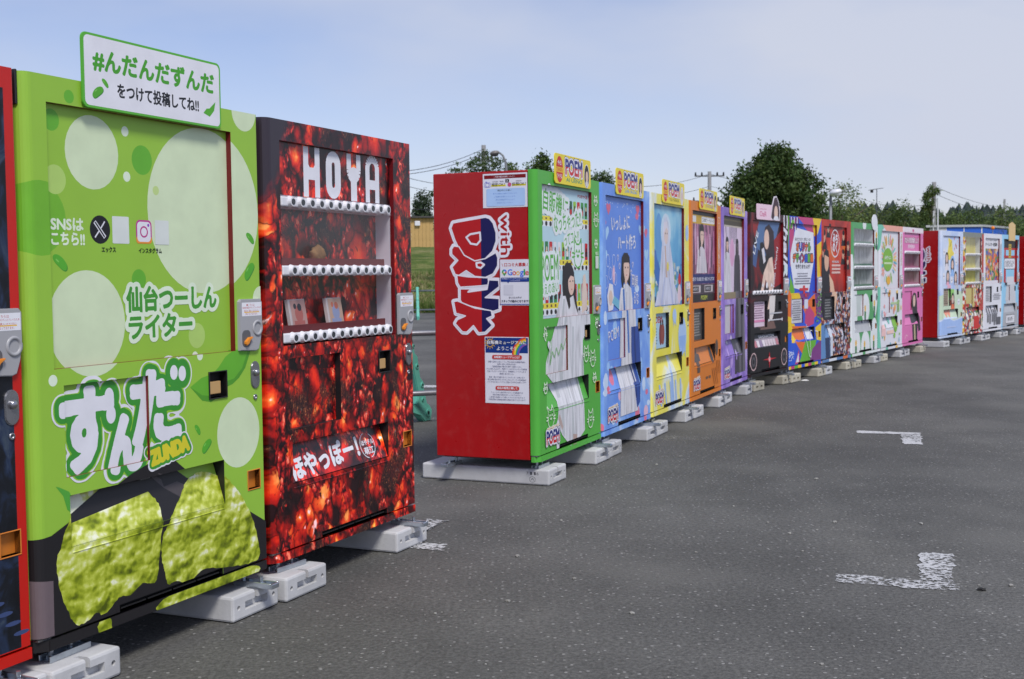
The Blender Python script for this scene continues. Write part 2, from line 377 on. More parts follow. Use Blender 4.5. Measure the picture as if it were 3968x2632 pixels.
def wornpaint(name, thr, c=(.62, .62, .62, 1)):
    b = NB(name); v = b.coord('Object'); n = b.noise(v, 42, 5, .75); n2 = b.noise(v, 3.5, 4, .6); n3 = b.noise(v, 55, 3, .7)
    s_ = b.math('ADD', n.outputs[0], b.math('MULTIPLY', n2.outputs[0], .5))
    a = b.ramp(s_, [(thr, (0, 0, 0)), (min(.99, thr+.10), (1, 1, 1))])
    tr = b.n('ShaderNodeBsdfTransparent'); mx = b.n('ShaderNodeMixShader'); b.l(a, mx.inputs[0]); b.l(tr.outputs[0], mx.inputs[1]); b.l(b.b.outputs[0], mx.inputs[2]); b.l(mx.outputs[0], b.o.inputs[0])
    b.fin(b.ramp(n3.outputs[0], [(.3, tuple(x*.75 for x in c[:3])), (.7, c[:3])]), .8, 0, .3); return b.m
PW = wornpaint('worn_white_paint', .69); PW2 = wornpaint('worn_white_paint_firm', .62); PW3 = wornpaint('faded_line', .80, (.30, .29, .26, 1))
def mark(name, quads, mat, label, z=.004):
    vs = []; fs = []
    for q in quads:
        b = len(vs)
        gp = [ground(x, y) for x, y in q]; jj = random.Random(len(vs)+7)
        for i_ in range(len(gp)):
            a_, c_ = gp[i_], gp[(i_+1) % len(gp)]
            for k_ in range(14): p_ = a_.lerp(c_, k_/14); vs.append((p_.x+jj.gauss(0, .007), p_.y+jj.gauss(0, .009), z))
        fs.append(tuple(range(b, len(vs))))
    o = obj(name, mesh(name, vs, fs), mat); o['kind'] = 'structure'; o['label'] = label; return o
K = .5103
q = lambda L_: [(3100+x*K, 1600+y*K) for x, y in L_]
mark('painted_bay_mark', [q([(275, 1290), (1212, 1362), (1196, 1293), (285, 1228)]), q([(918, 1274), (1166, 1292), (1172, 1080), (908, 1066)])], PW, 'worn white corner mark of a parking bay, wide square on its end')
mark('painted_bay_mark', [q([(432, 158), (915, 167), (915, 154), (438, 139)]), q([(790, 241), (935, 244), (916, 168), (766, 165)])], PW2, 'crisper white corner mark of a parking bay further along the lot')
mark('painted_bay_mark', [[(1640, 2068), (1712, 2030), (1738, 2019), (1652, 2014)], [(1560, 2125), (1715, 2137), (1735, 2112), (1595, 2107)]], PW, 'two scuffed white paint patches beside the end block of the shellfish machine')
for pts, lb in (([(2395, 1782), (2640, 1776), (2650, 1766), (2395, 1760)], 'faded grey bay line beside the blocks of the green and blue machines'),
                ([(2560, 1712), (2790, 1706), (2800, 1698), (2570, 1692)], 'faded grey bay line beside the blocks of the blue and yellow machines'),
                ([(2735, 1628), (2960, 1626), (2965, 1618), (2745, 1610)], 'faded grey bay line beside the blocks of the yellow and orange machines'),
                ([(2840, 1571), (3080, 1570), (3085, 1562), (2850, 1556)], 'faded grey bay line beside the blocks of the orange and purple machines')):
    mark('faded_line', [pts], PW3, lb)
mark('painted_line', [[(1560, 1503), (1700, 1503), (1700, 1494), (1560, 1494)]], PW2, 'thin white bay line on the asphalt behind the gap between the rows')
# small stones and flecks lying on the asphalt
bm = bmesh.new(); r2 = random.Random(3)
for i in range(420):
    px, py = r2.uniform(1500, 3968), 1300+1330*r2.random()**1.3
    pnt = ground(px, py); s_ = r2.uniform(.0015, .0045)*(1+(r2.random() < .06)*1.5)
    mm = Matrix.Translation((pnt.x, pnt.y, s_*.4)) @ Matrix.Rotation(r2.uniform(0, 6), 4, 'Z') @ Matrix.Diagonal((s_*r2.uniform(1, 1.8), s_, s_*.6, 1))
    bmesh.ops.create_icosphere(bm, subdivisions=1, radius=1, matrix=mm)
obj('gravel_flecks', frombm('gravel_flecks', bm), paint('stone_fleck', C(150, 148, 142), .9, var=.3, scale=30), kind='stuff', label='tiny pale stones scattered over the dark asphalt')

def chip(px, py, sx, sy, sz, mat, label):
    p_ = ground(px, py); bm = bmesh.new(); bmesh.ops.create_icosphere(bm, subdivisions=2, radius=1, matrix=Matrix.Diagonal((sx, sy, sz, 1)))
    for v in bm.verts: v.co *= 1+.18*math.sin(v.co.x*500+v.co.y*700)
    o = obj('stone_chip', frombm('stone_chip', bm), mat); o.location = (p_.x, p_.y, sz*.8); tag(o, label, 'stone', 'loose chips on the asphalt')
chip(1617, 2107, .022, .012, .008, paint('pale_chip', C(222, 220, 214), .8), 'small white chip lying by the end block of the sea squirt machine')
chip(3803, 2288, .018, .016, .006, paint('dark_chip', C(34, 32, 30), .8), 'small dark clod on the asphalt beyond the wide bay mark')
chip(3117, 1478, .05, .014, .012, paint('pale_chip', C(222, 220, 214), .8), 'pale sliver of concrete beside the multicoloured machine blocks')
# ------------------------------------------------------------------ vending machines
ROWS = {'A1': (65.9125, 2.8073), 'A2': (66.9658, 2.6961), 'B': (56.9431, 4.8950), 'C': (53.0033, 6.2781)}
WD, HT, Z0 = 1.168, 1.77, .15
DISP = (.095, .868, 1.003, 1.688); INN = (.132, .525, .516, .815); RET = (.842, .703, .940, .797)
DEL = (.143, .303, .918, .467); CUP = (1.062, .329, 1.136, .399); VENT = (.348, .042, .896, .066)
RAD = .036
def yfront(u):
    if u < RAD: a = (RAD-u)/RAD; return RAD*(1-math.sqrt(max(0, 1-a*a)))
    if u > WD-.008: a = (u-WD+.008)/.008; return .008*(1-math.sqrt(max(0, 1-a*a)))
    return 0.0
DOORME = {}
def door_mesh(dd, inn=.012):
    if (dd, inn) in DOORME: return DOORME[dd, inn].copy()
    holes = [DISP+(dd,), INN+(inn,), RET+(.03,), DEL+(.06,), CUP+(.025,), VENT+(.03,)]
    us = {0, WD}; vs = {.042, HT}
    for k in range(1, 7): us.add(RAD*(1-math.cos(R(15*k))))
    us |= {WD-.008, WD-.004}
    for h in holes: us |= {h[0], h[2]}; vs |= {h[1], h[3]}
    us = sorted(us); vs = sorted(vs); V = []; Fs = []; MI = []; ix = {}
    def vv(u, v, y=None):
        k = (round(u, 5), round(v, 5), None if y is None else round(y, 5))
        if k not in ix: ix[k] = len(V); V.append((u, yfront(u) if y is None else y, v+Z0))
        return ix[k]
    for i in range(len(us)-1):
        for j in range(len(vs)-1):
            cu, cv = (us[i]+us[i+1])/2, (vs[j]+vs[j+1])/2
            if any(h[0] < cu < h[2] and h[1] < cv < h[3] for h in holes): continue
            Fs.append((vv(us[i], vs[j]), vv(us[i+1], vs[j]), vv(us[i+1], vs[j+1]), vv(us[i], vs[j+1]))); MI.append(0)
    for (a, b, c, d, dp) in holes:
        for (p, q_) in (((a, b), (c, b)), ((c, b), (c, d)), ((c, d), (a, d)), ((a, d), (a, b))):
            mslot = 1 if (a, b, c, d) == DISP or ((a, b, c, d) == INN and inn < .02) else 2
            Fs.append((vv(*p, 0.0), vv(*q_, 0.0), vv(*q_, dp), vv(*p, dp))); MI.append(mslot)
    Y = .052
    for i in range(len(us)-1):
        for v in (.042, HT): Fs.append((vv(us[i], v), vv(us[i+1], v), vv(us[i+1], v, Y), vv(us[i], v, Y))); MI.append(0)
    for u in (0, WD): Fs.append((vv(u, .042), vv(u, HT), vv(u, HT, Y), vv(u, .042, Y))); MI.append(0)
    bm = bmesh.new(); me0 = mesh('door', V, Fs, mi=MI); bm.from_mesh(me0); bmesh.ops.remove_doubles(bm, verts=bm.verts, dist=1e-5)
    bmesh.ops.recalc_face_normals(bm, faces=bm.faces); DOORME[dd, inn] = frombm('door', bm); return DOORME[dd, inn].copy()
def flat_panel(name, rg, y, mat, parent, back=.004):
    a, b, c, d = rg; return obj(name, boxme(name, a, y, b+Z0, c, y+back, d+Z0), mat, parent)
SH = {}
def shared(key, fn):
    if key not in SH: SH[key] = fn()
    return SH[key]
def coin_outline(): return [(1.017, .868), (1.118, .862), (1.136, .868), (1.150, .905), (1.160, .955), (1.1605, 1.050), (1.150, 1.062), (1.028, 1.062), (1.017, 1.052)]
def ring_me(name, cx, cz, r0, r1, y0, y1, n=24):        # dished ring in the xz plane
    bm = bmesh.new(); prof = [(r1, 0.0), (r1*.93, -.004), (r0*1.12, -.004), (r0, 0.0), (r0*.6, y1), (0.0005, y1)]
    rings = [[bm.verts.new((cx+r*math.cos(2*math.pi*k/n), y0+y, cz+r*math.sin(2*math.pi*k/n))) for k in range(n)] for r, y in prof]
    for a, b in zip(rings, rings[1:]):
        for k in range(n): bm.faces.new((a[k], b[k], b[(k+1) % n], a[(k+1) % n]))
    bmesh.ops.recalc_face_normals(bm, faces=bm.faces); return frombm(name, bm, True)
def lock_me():
    pts = ell(1.119, .745+Z0+.050, .027, .027, 9, 0, 180)+ell(1.119, .795+Z0-.052, .027, .027, 9, 180, 360)
    return plate('lock_plate', pts, -.006, .004, .003)
def knob_me():
    bm = bmesh.new(); bmesh.ops.create_uvsphere(bm, u_segments=12, v_segments=8, radius=.014, matrix=Matrix.Translation((1.119, -.010, .778+Z0)) @ Matrix.Diagonal((1, .8, 1, 1))); return frombm('knob', bm, True)
def lever_me():
    pts = [(1.040, .893), (1.046, .886), (1.060, .893), (1.066, .903), (1.084, .914), (1.084, .918), (1.062, .916), (1.050, .908), (1.040, .901)]
    return plate('return_lever', [(x, z+Z0) for x, z in pts], -.024, -.012, .002)
def frame_me(name, rg, w, y0, y1):
    a, b, c, d = rg; bm = bmesh.new()
    for q_ in ((a-w, b-w, c+w, b), (a-w, d, c+w, d+w), (a-w, b, a, d), (c, b, c+w, d)): box(bm, q_[0], y0, q_[1]+Z0, q_[2], y1, q_[3]+Z0, .0015, 1)
    return frombm(name, bm)
def leg_me():
    bm = bmesh.new(); cyl(bm, (0, 0, .100), (0, 0, .185), .0085); cyl(bm, (0, 0, .1045), (0, 0, .116), .015, n=6); cyl(bm, (0, 0, .140), (0, 0, .1495), .014, n=6); return frombm('leg', bm)
def bracket_me():
    bm = bmesh.new(); box(bm, -.030, -.022, .1005, .150, .022, .1045, .001, 1)
    for y in (-.024, .020): box(bm, -.030, y, .1002, .145, y+.005, .122, .0015, 1)
    box(bm, .142, -.0235, .1003, .152, .0245, .120, .003, 2)
    return frombm('anchor_bracket', bm)
def bolt_me():
    bm = bmesh.new(); cyl(bm, (.085, 0, .104), (.085, 0, .142), .007); cyl(bm, (.085, 0, .1046), (.085, 0, .1075), .017); cyl(bm, (.085, 0, .1075), (.085, 0, .119), .0125, n=6); return frombm('anchor_bolt', bm)
def vent_bars():
    bm = bmesh.new()
    for k in range(4): a = .36+k*.132; box(bm, a, .004, .048+Z0, a+.122, .012, .0535+Z0, .001, 1)
    return frombm('vent_bar', bm)
def cab_open():
    bm = bmesh.new(); box(bm, .004, .112, Z0+.012, WD-.004, .69, Z0+HT-.003, .004, 1)
    for q_ in ((.004, .058, Z0+.012, .020, .118, Z0+HT-.003), (WD-.020, .058, Z0+.012, WD-.004, .118, Z0+HT-.003), (.021, .058, Z0+HT-.02, WD-.021, .118, Z0+HT-.004), (.021, .058, Z0+.013, WD-.021, .118, Z0+.84)): box(bm, *q_)
    return frombm('cabinet', bm)
def gasket_open():
    bm = bmesh.new(); a, b, c, d = DISP
    for q_ in ((.012, .05, Z0+.05, a-.006, .060, Z0+HT-.012), (c+.006, .05, Z0+.05, WD-.012, .060, Z0+HT-.012), (a-.006, .05, d+Z0+.006, c+.006, .060, Z0+HT-.012), (a-.006, .05, Z0+.05, c+.006, .060, b+Z0-.006)): box(bm, *q_)
    box(bm, .012, .0506, Z0+.020, WD-.012, .0601, Z0+.0501)  # dark strip added to put shade into the gap under the door
    return frombm('gasket_gap_strip', bm)
NOTICE = (C(236, 236, 240), C(190, 50, 50), C(240, 190, 60))
def machine(key, row, s0, wrap, label, design=None, cabinet=RED, dd=.022, panel=None, eps=8e-6, window=None, inner=None, flap=None, edge=None, rail=None, full=True, rotextra=0, off=0, inn=.012, lip=None):
    th, c = ROWS[row]; th = R(th); d = Vector((math.cos(th), math.sin(th), 0)); n = Vector((-math.sin(th), math.cos(th), 0))
    pos = d*s0 + n*(c+off)
    t = thing('vending_machine', label, 'vending machine', pos, th+R(rotextra), 'wrapped vending machines standing in rows')
    # cabinet
    obj('cabinet', shared('cabw', cab_open) if window else shared('cab', lambda: boxme('cabinet', .004, .058, Z0+.012, WD-.004, .69, Z0+HT-.003, .004, 1)), cabinet, t)
    obj('gasket_gap_strip', shared('gskw', gasket_open) if window else shared('gsk', lambda: boxme('gasket_gap_strip', .012, .0505, Z0+.020, WD-.012, .060, Z0+HT-.012)), DARK, t)  # reaches below the door, its dark colour standing in for shade there
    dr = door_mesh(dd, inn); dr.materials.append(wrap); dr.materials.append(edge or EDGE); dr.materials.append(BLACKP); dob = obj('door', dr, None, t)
    obj('kick_rail', plate('kick_rail', [(.040, Z0), (WD, Z0), (WD, Z0+.034), (.040, Z0+.034)], 0, .05), rail or wrap, t)
    obj('rail_corner', mesh('rail_corner', [(.0395, .0005, Z0), (.004, .03, Z0), (.004, .05, Z0), (.0395, .05, Z0), (.0395, .0005, Z0+.034), (.004, .03, Z0+.034), (.004, .05, Z0+.034), (.0395, .05, Z0+.034)], [(0, 1, 5, 4), (1, 2, 6, 5), (4, 5, 6, 7), (3, 2, 1, 0)]), rail or wrap, t)
    obj('base_plate', shared('bp', lambda: boxme('base_plate', .05, .052, Z0+.002, WD-.02, .66, Z0+.011)), DARK, t)
    obj('hinge', shared('hng', lambda: boxme('hinge', .006, .012, Z0+.0345, .06, .05, Z0+.0415)), STEEL, t)
    # panels inside the openings
    if window is None: flat_panel('display_panel', DISP, dd, panel or wrap, t)
    flat_panel('lower_panel', INN, inn, inner or wrap, t)
    flat_panel('vent_back', VENT, .03, DARK, t); obj('vent_bar', shared('vb', vent_bars), DARK, t) if full else None
    if full:
        r_ = obj('coin_return', shared('rf', lambda: frame_me('coin_return', RET, .004, -.006, .03)), BLACKP, t)
        obj('return_back', shared('rb', lambda: boxme('return_back', RET[0], .028, RET[1]+Z0, RET[2], .031, RET[3]+Z0)), DARK, r_)
        obj('return_tray', shared('rtray', lambda: boxme('return_tray', RET[0]+.014, .012, RET[1]+Z0+.012, RET[2]-.014, .027, RET[3]+Z0-.035, .003)), paint('tan_plastic', C(196, 158, 104), .5), r_)
        cu = obj('change_cup', shared('cf', lambda: frame_me('change_cup', CUP, .004, -.003, .025)), CUPO, t)
        obj('cup_back', shared('cb', lambda: boxme('cup_back', CUP[0], .022, CUP[1]+Z0, CUP[2], .026, CUP[3]+Z0)), CUPO, cu)
    else:
        obj('coin_return', shared('rb2', lambda: boxme('coin_return', RET[0], .02, RET[1]+Z0, RET[2], .031, RET[3]+Z0)), BLACKP, t)
        obj('change_cup', shared('cb2', lambda: boxme('change_cup', CUP[0], .012, CUP[1]+Z0, CUP[2], .026, CUP[3]+Z0)), CUPO, t)
    # delivery flap, hinged at the top and tilted back
    a, b, c2, d2 = DEL
    y_t, y_b = .052, .004
    fl = mesh('delivery_flap', [(a+.003, y_b, b+Z0+.003), (c2-.003, y_b, b+Z0+.003), (c2-.003, y_t, d2+Z0-.006), (a+.003, y_t, d2+Z0-.006), (a+.003, .058, b+Z0+.003), (c2-.003, .058, b+Z0+.003), (c2-.003, .058, d2+Z0-.002), (a+.003, .058, d2+Z0-.002)],
              [(0, 1, 2, 3), (0, 4, 5, 1), (4, 7, 6, 5), (3, 2, 6, 7)])
    fo = obj('delivery_flap', fl, flap or wrap, t)
    obj('flap_hinge', shared('fh', lambda: boxme('flap_hinge', .50, .030, d2+Z0-.012, .55, .05, d2+Z0-.001, .002, 1)), GREYD, fo)
    obj('flap_lip', shared('fl', lambda: boxme('flap_lip', a+.003, -.004, b+Z0-.020, c2-.003, .0005, b+Z0-.0155, .0015, 1)).copy(), None, fo).data.materials.append(lip or wrap) if full else None
    # coin panel
    cpn = obj('coin_panel', shared('cp', lambda: plate('coin_panel', [(x, z+Z0) for x, z in coin_outline()], -.012, .002, .003)), GREYP, t)
    sp_ = Print([], (1, .8, 1.2, 1.1), 8e-6); sp_.mats = [PAPER]
    sp_.rect(1.031, .997, 1.154, 1.049, NOTICE[0])
    if full:
        sp_.text('●こちらは', 1.060, 1.035, 1.110, 1.044, NOTICE[1], .01); sp_.text('自動販売機型のディスプレイのため', 1.035, 1.025, 1.150, 1.033, NOTICE[1], .01)
        sp_.rect(1.045, 1.010, 1.140, 1.0135, NOTICE[2]); sp_.text('商品をご購入いただけない', 1.045, 1.013, 1.140, 1.021, NOTICE[1], .01); sp_.text('仕様となっております。', 1.050, 1.001, 1.130, 1.009, NOTICE[1], .01)
    else: sp_.rect(1.045, 1.012, 1.140, 1.018, NOTICE[1]); sp_.rect(1.045, 1.026, 1.140, 1.032, NOTICE[1])
    sp_.build('notice_sticker', lambda u, v, y: (u, -.0125+y, v+Z0), cpn)
    obj('coin_dish', shared('dish', lambda: ring_me('coin_dish', 1.127, .950+Z0, .020, .031, -.0125, .006)), GREYP, cpn)
    if full:
        obj('coin_slot', shared('slot', lambda: boxme('coin_slot', 1.116, -.0115, .951+Z0, 1.138, -.0068, .9545+Z0)), DARK, cpn)
        obj('lever_pocket', shared('lp', lambda: plate('lever_pocket', [(x, z+Z0) for x, z in rrect(1.030, .880, 1.082, .944, .018)], -.0135, -.011, .001)), GREYD, cpn)
    obj('return_lever', shared('lev', lever_me), ORANGE, cpn)
    lk = obj('lock_plate', shared('lk', lock_me), STEEL, t); obj('handle_knob', shared('kn', knob_me), STEEL, lk)
    if full: obj('key_lock', shared('kl', lambda: ring_me('key_lock', 1.117, .683+Z0, .005, .011, -.001, .002, 14)), STEEL, t)
    # feet
    for (lx, ly, rz) in ((.095, .05, 0), (1.085, .05, -90), (.095, .60, 180), (1.085, .60, 0)):
        lg = obj('leg', shared('leg', leg_me), ZINC, t); lg.location = (lx, ly, 0)
        bk = obj('anchor_bracket', shared('brk', bracket_me), ZINC, lg); bk.rotation_euler = (0, 0, R(rz)+R(rnd.uniform(-6, 8)))
        obj('anchor_bolt', shared('blt', bolt_me), ZINC, bk)
    # regions for the printed wrap
    reg = []
    for k in range(6):
        u0, u1 = RAD*(1-math.cos(R(15*k))), RAD*(1-math.cos(R(15*(k+1))))
        y0, y1 = yfront(u0), yfront(u1)
        reg.append((u0, .042, u1, HT, (lambda u, v, a=u0, b=u1, c=y0, d=y1: c+(d-c)*(u-a)/(b-a))))
    reg += [(-1, -1, .04, .042, None), (0, .0342, WD, .042, None), RET+(None,), CUP+(None,), VENT+(None,)]
    reg += [INN+((lambda u, v: inn),), DEL+((lambda u, v: (y_b+(y_t-y_b)*(v-b-.003)/(d2-.009-b)) if b+.003 < v < d2-.006 else (y_b if v <= b+.003 else y_t)),)]
    if window is None: reg.append(DISP+((lambda u, v: dd),))
    else: reg.append(DISP+(None,))
    P = Print(reg, (0, 0, WD, HT), eps)
    if window: window(t)
    if design: design(P, t)
    if P.Fc: P.build('printed_wrap', lambda u, v, y: (u, y, v+Z0), t)
    return t

# ---- procedural wraps
def berry_mat(name, scale=9, bright=1.0, corner=True):
    b = NB(name); v = b.coord('Object', (1, .0, .75)); nd = b.noise(v, 7.5, 4, .6)
    vv_ = b.n('ShaderNodeVectorMath', operation='ADD'); sc = b.n('ShaderNodeVectorMath', operation='SCALE'); sc.inputs['Scale'].default_value = .15
    b.l(nd.outputs['Color'], sc.inputs[0]); b.l(v, vv_.inputs[0]); b.l(sc.outputs[0], vv_.inputs[1]); vec = vv_.outputs[0]
    def lay(scl, off, feat='F1'):
        ad_ = b.n('ShaderNodeVectorMath', operation='ADD'); ad_.inputs[1].default_value = off; b.l(vec, ad_.inputs[0])
        x = b.n('ShaderNodeTexVoronoi'); x.feature = feat; x.inputs['Scale'].default_value = scl; b.l(ad_.outputs[0], x.inputs['Vector']); return x
    def ball2(scl, stops, seed, glint):
        o = (seed*3.1, 0, seed*1.7); x = lay(scl, o); hi = lay(scl, (o[0]+.16/scl, 0, o[2]-.24/scl)); ed = lay(scl, o, 'DISTANCE_TO_EDGE'); se = b.n('ShaderNodeSeparateColor'); b.l(x.outputs['Color'], se.inputs[0])
        t = b.math('SUBTRACT', 1.0, b.math('MULTIPLY', hi.outputs['Distance'], 1.25)); t = b.math('ADD', t, b.math('MULTIPLY', b.math('SUBTRACT', se.outputs[0], .5), .50))
        c_ = b.ramp(t, stops); edge = b.ramp(ed.outputs['Distance'], [(.0, (.22, .10, .10)), (.07, (.8, .75, .75)), (.18, (1, 1, 1))]); c_ = b.mixc(1.0, c_, edge, 'MULTIPLY')
        gm = b.ramp(hi.outputs['Distance'], [(.07, (1, 1, 1)), (.13, (0, 0, 0))]); gk = b.math('MULTIPLY', gm, b.math('GREATER_THAN', se.outputs[1], .35))
        return b.mixc(b.math('MULTIPLY', gk, glint), c_, C(255, 228, 208))
    st = [(.05, C(30, 8, 10)), (.25, C(88, 10, 10)), (.48, C(160, 20, 12)), (.68, C(206, 44, 16)), (.86, C(232, 92, 30)), (1.0, C(248, 160, 70))]
    st2 = [(.05, C(26, 8, 12)), (.3, C(104, 12, 16)), (.55, C(176, 30, 24)), (.75, C(214, 66, 44)), (.95, C(240, 130, 90))]
    big = ball2(scale, st, 0, .85); mid = ball2(scale*2.1, st, 1, .9); small = ball2(scale*4.6, st2, 2, .9)
    m1 = b.noise(v, 4.2, 3, .55); col = b.mixc(b.ramp(m1.outputs[0], [(.44, (0, 0, 0)), (.46, (1, 1, 1))]), big, mid)
    m2 = b.noise(b.coord('Object', (1, 0, .75), (4, 0, 2)), 5.2, 4, .6); col = b.mixc(b.ramp(m2.outputs[0], [(.52, (0, 0, 0)), (.54, (1, 1, 1))]), col, small)
    hot = b.noise(v, 4.4, 3, .5); fh = b.ramp(hot.outputs[0], [(.58, (0, 0, 0)), (.68, (.7,)*3)]); col = b.mixc(fh, col, b.mixc(1.0, col, (1.25, 3.4, 2.2, 1), 'MULTIPLY'))
    dk = b.noise(v, 4.8, 7, .66, .6); fd = b.ramp(dk.outputs[0], [(.55, (0, 0, 0)), (.61, (.92,)*3)]); hair = b.noise(b.coord('Object', (1, 0, .5)), 60, 4, .7, 2.5); dcol = b.ramp(hair.outputs[0], [(.42, C(20, 12, 14)), (.58, C(60, 34, 26)), (.68, C(170, 110, 60))]); col = b.mixc(fd, col, dcol)
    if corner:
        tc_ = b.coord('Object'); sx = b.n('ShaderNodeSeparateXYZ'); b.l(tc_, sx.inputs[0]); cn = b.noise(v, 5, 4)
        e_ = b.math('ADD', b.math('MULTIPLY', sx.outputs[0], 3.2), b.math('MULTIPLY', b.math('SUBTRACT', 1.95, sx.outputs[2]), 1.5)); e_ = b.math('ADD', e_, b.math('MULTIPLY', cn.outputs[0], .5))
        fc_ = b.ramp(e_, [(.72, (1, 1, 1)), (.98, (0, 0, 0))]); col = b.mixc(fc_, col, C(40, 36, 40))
    if bright != 1: col = b.mixc(1.0, col, (bright, bright*.85, bright*1.05, 1), 'MULTIPLY')
    return b.fin(col, .30, 0, .5)
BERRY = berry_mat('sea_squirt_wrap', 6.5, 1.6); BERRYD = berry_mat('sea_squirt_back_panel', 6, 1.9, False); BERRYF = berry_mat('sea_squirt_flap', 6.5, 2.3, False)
def mochi_mat():
    b = NB('green_paste_print'); v = b.coord('Object', (.72, 0, .85)); nd = b.noise(v, 9, 4)
    vv_ = b.n('ShaderNodeVectorMath', operation='ADD'); sc = b.n('ShaderNodeVectorMath', operation='SCALE'); sc.inputs['Scale'].default_value = .06
    b.l(nd.outputs['Color'], sc.inputs[0]); b.l(v, vv_.inputs[0]); b.l(sc.outputs[0], vv_.inputs[1]); vec = vv_.outputs[0]
    def lay(scl, off, feat='SMOOTH_F1'):
        ad_ = b.n('ShaderNodeVectorMath', operation='ADD'); ad_.inputs[1].default_value = off; b.l(vec, ad_.inputs[0])
        x = b.n('ShaderNodeTexVoronoi'); x.feature = feat; x.inputs['Scale'].default_value = scl
        if feat == 'SMOOTH_F1': x.inputs['Smoothness'].default_value = .35
        b.l(ad_.outputs[0], x.inputs['Vector']); return x.outputs['Distance']
    tot = None
    for scl, k, o in ((11, .42, 0), (24, .46, 2), (52, .30, 5)):
        t = b.math('MULTIPLY', b.math('SUBTRACT', lay(scl, (o-.10/scl, 0, o+.22/scl)), lay(scl, (o+.10/scl, 0, o-.22/scl))), k); tot = t if tot is None else b.math('ADD', tot, t)
    n1 = b.noise(v, 4, 4, .55); n2 = b.noise(v, 90, 4, .7)
    sx = b.n('ShaderNodeSeparateXYZ'); b.l(b.coord('Object'), sx.inputs[0]); s_ = b.math('ADD', b.math('ADD', tot, b.math('MULTIPLY', n1.outputs[0], .62)), b.math('ADD', b.math('MULTIPLY', b.math('SUBTRACT', sx.outputs[2], .36), .75), b.math('MULTIPLY', n2.outputs[0], .34)))
    col = b.ramp(s_, [(.10, C(78, 90, 6)), (.28, C(126, 142, 18)), (.42, C(164, 178, 40)), (.54, C(192, 204, 74)), (.66, C(216, 224, 122)), (.80, C(248, 250, 220))])
    return b.fin(col, .42, 0, .4)
MOCHI = mochi_mat()
def cloudy(name, stops, scale=3, detail=4, dist=.6, rough=.4, sc=(1, .3, .7)):
    b = NB(name); v = b.coord('Object', sc); n = b.noise(v, scale, detail, .55, dist); return b.fin(b.ramp(n.outputs[0], stops), rough, 0, .4)
def collage(name, cols, scale=10, dark=.0, sc=(1, .01, 1)):
    b = NB(name); v = b.coord('Object', sc); x = b.n('ShaderNodeTexVoronoi'); x.inputs['Scale'].default_value = scale; b.l(v, x.inputs['Vector'])
    sp_ = b.n('ShaderNodeSeparateColor'); b.l(x.outputs['Color'], sp_.inputs[0])
    k = len(cols); col = b.ramp(sp_.outputs[0], [(i/k, c_) for i, c_ in enumerate(cols)], 'CONSTANT')
    n = b.noise(v, scale*2.2, 5, .65, 1.0); kk = b.ramp(n.outputs[0], [(.33, (.35,)*3), (.5, (.95,)*3), (.7, (1.3,)*3)]); col = b.mixc(.8, col, kk, 'MULTIPLY')
    return b.fin(col, .4, 0, .4)
def vin(name, c, **k): return paint(name, c, .40, var=.045, scale=3, spec=.4, **k)

WHITE = C(232, 232, 238); BLK = C(26, 26, 30); NAVY = C(24, 26, 96); PRED = C(190, 26, 30)
SKIN = C(232, 198, 180); HAIR = C(34, 28, 30)
def bean(P, cx, cy, s, rot, col=C(88, 176, 48), sh=C(62, 138, 52)):
    def shp(dx, dy):
        pts = []
        for k in range(24):
            t = 2*math.pi*k/24; r_ = 1-.34*max(0, math.cos(t-math.pi*1.5))**2; x = math.cos(t)*s*1.35*r_**.3; y = math.sin(t)*s*.72*(r_ if math.sin(t) < 0 else 1)
            c_, s_ = math.cos(R(rot)), math.sin(R(rot)); pts.append((cx+dx+x*c_-y*s_, cy+dy+x*s_+y*c_))
        return pts
    P.poly(shp(s*.10, -s*.12), sh); P.poly(shp(0, 0), col); P.ell(cx-s*.4, cy+s*.25, s*.35, s*.1, C(130, 205, 90), 12, rot)
def heart(P, cx, cy, s, col):
    P.poly([(cx+s*.062*16*math.sin(t)**3*.95, cy+s*.06*(13*math.cos(t)-5*math.cos(2*t)-2*math.cos(3*t)-math.cos(4*t))) for t in [2*math.pi*k/26 for k in range(26)]], col)
def cat(P, cx, cy, s, w, col, rot=0):
    P.stroke([(cx+s*x, cy+s*y) for x, y in [(-.8, .5), (-.75, 1.3), (-.3, .85), (.3, .85), (.75, 1.3), (.85, .4), (.9, -.3), (.5, -.85), (-.1, -.98), (-.6, -.75), (-.9, -.2)]], w, col, closed=True)
    for sx in (-1, 1):
        P.stroke([(cx+sx*s*.45, cy+s*.25), (cx+sx*s*.3, cy+s*.4), (cx+sx*s*.15, cy+s*.25)], w, col)
        for k in (-.1, .12): P.stroke([(cx+sx*s*.7, cy+s*k), (cx+sx*s*1.25, cy+s*(k*1.6))], w, col)
    P.stroke([(cx-s*.2, cy), (cx-s*.1, cy-s*.12), (cx, cy), (cx+s*.1, cy-s*.12), (cx+s*.2, cy)], w, col)
FABM = {}
def fab(P, c, sc=(2.4, .3, .3), k=11):
    key = (c, sc)
    if key not in FABM: FABM[key] = cloudy('figure_print', [(.30, tuple(x*.55 for x in c[:3])), (.46, tuple(x*.88 for x in c[:3])), (.56, c[:3]), (.72, tuple(min(1, x*1.12) for x in c[:3]))], k, 5, .7, sc=sc)
    return P.mat(FABM[key])
HSC = (6, .3, .5)
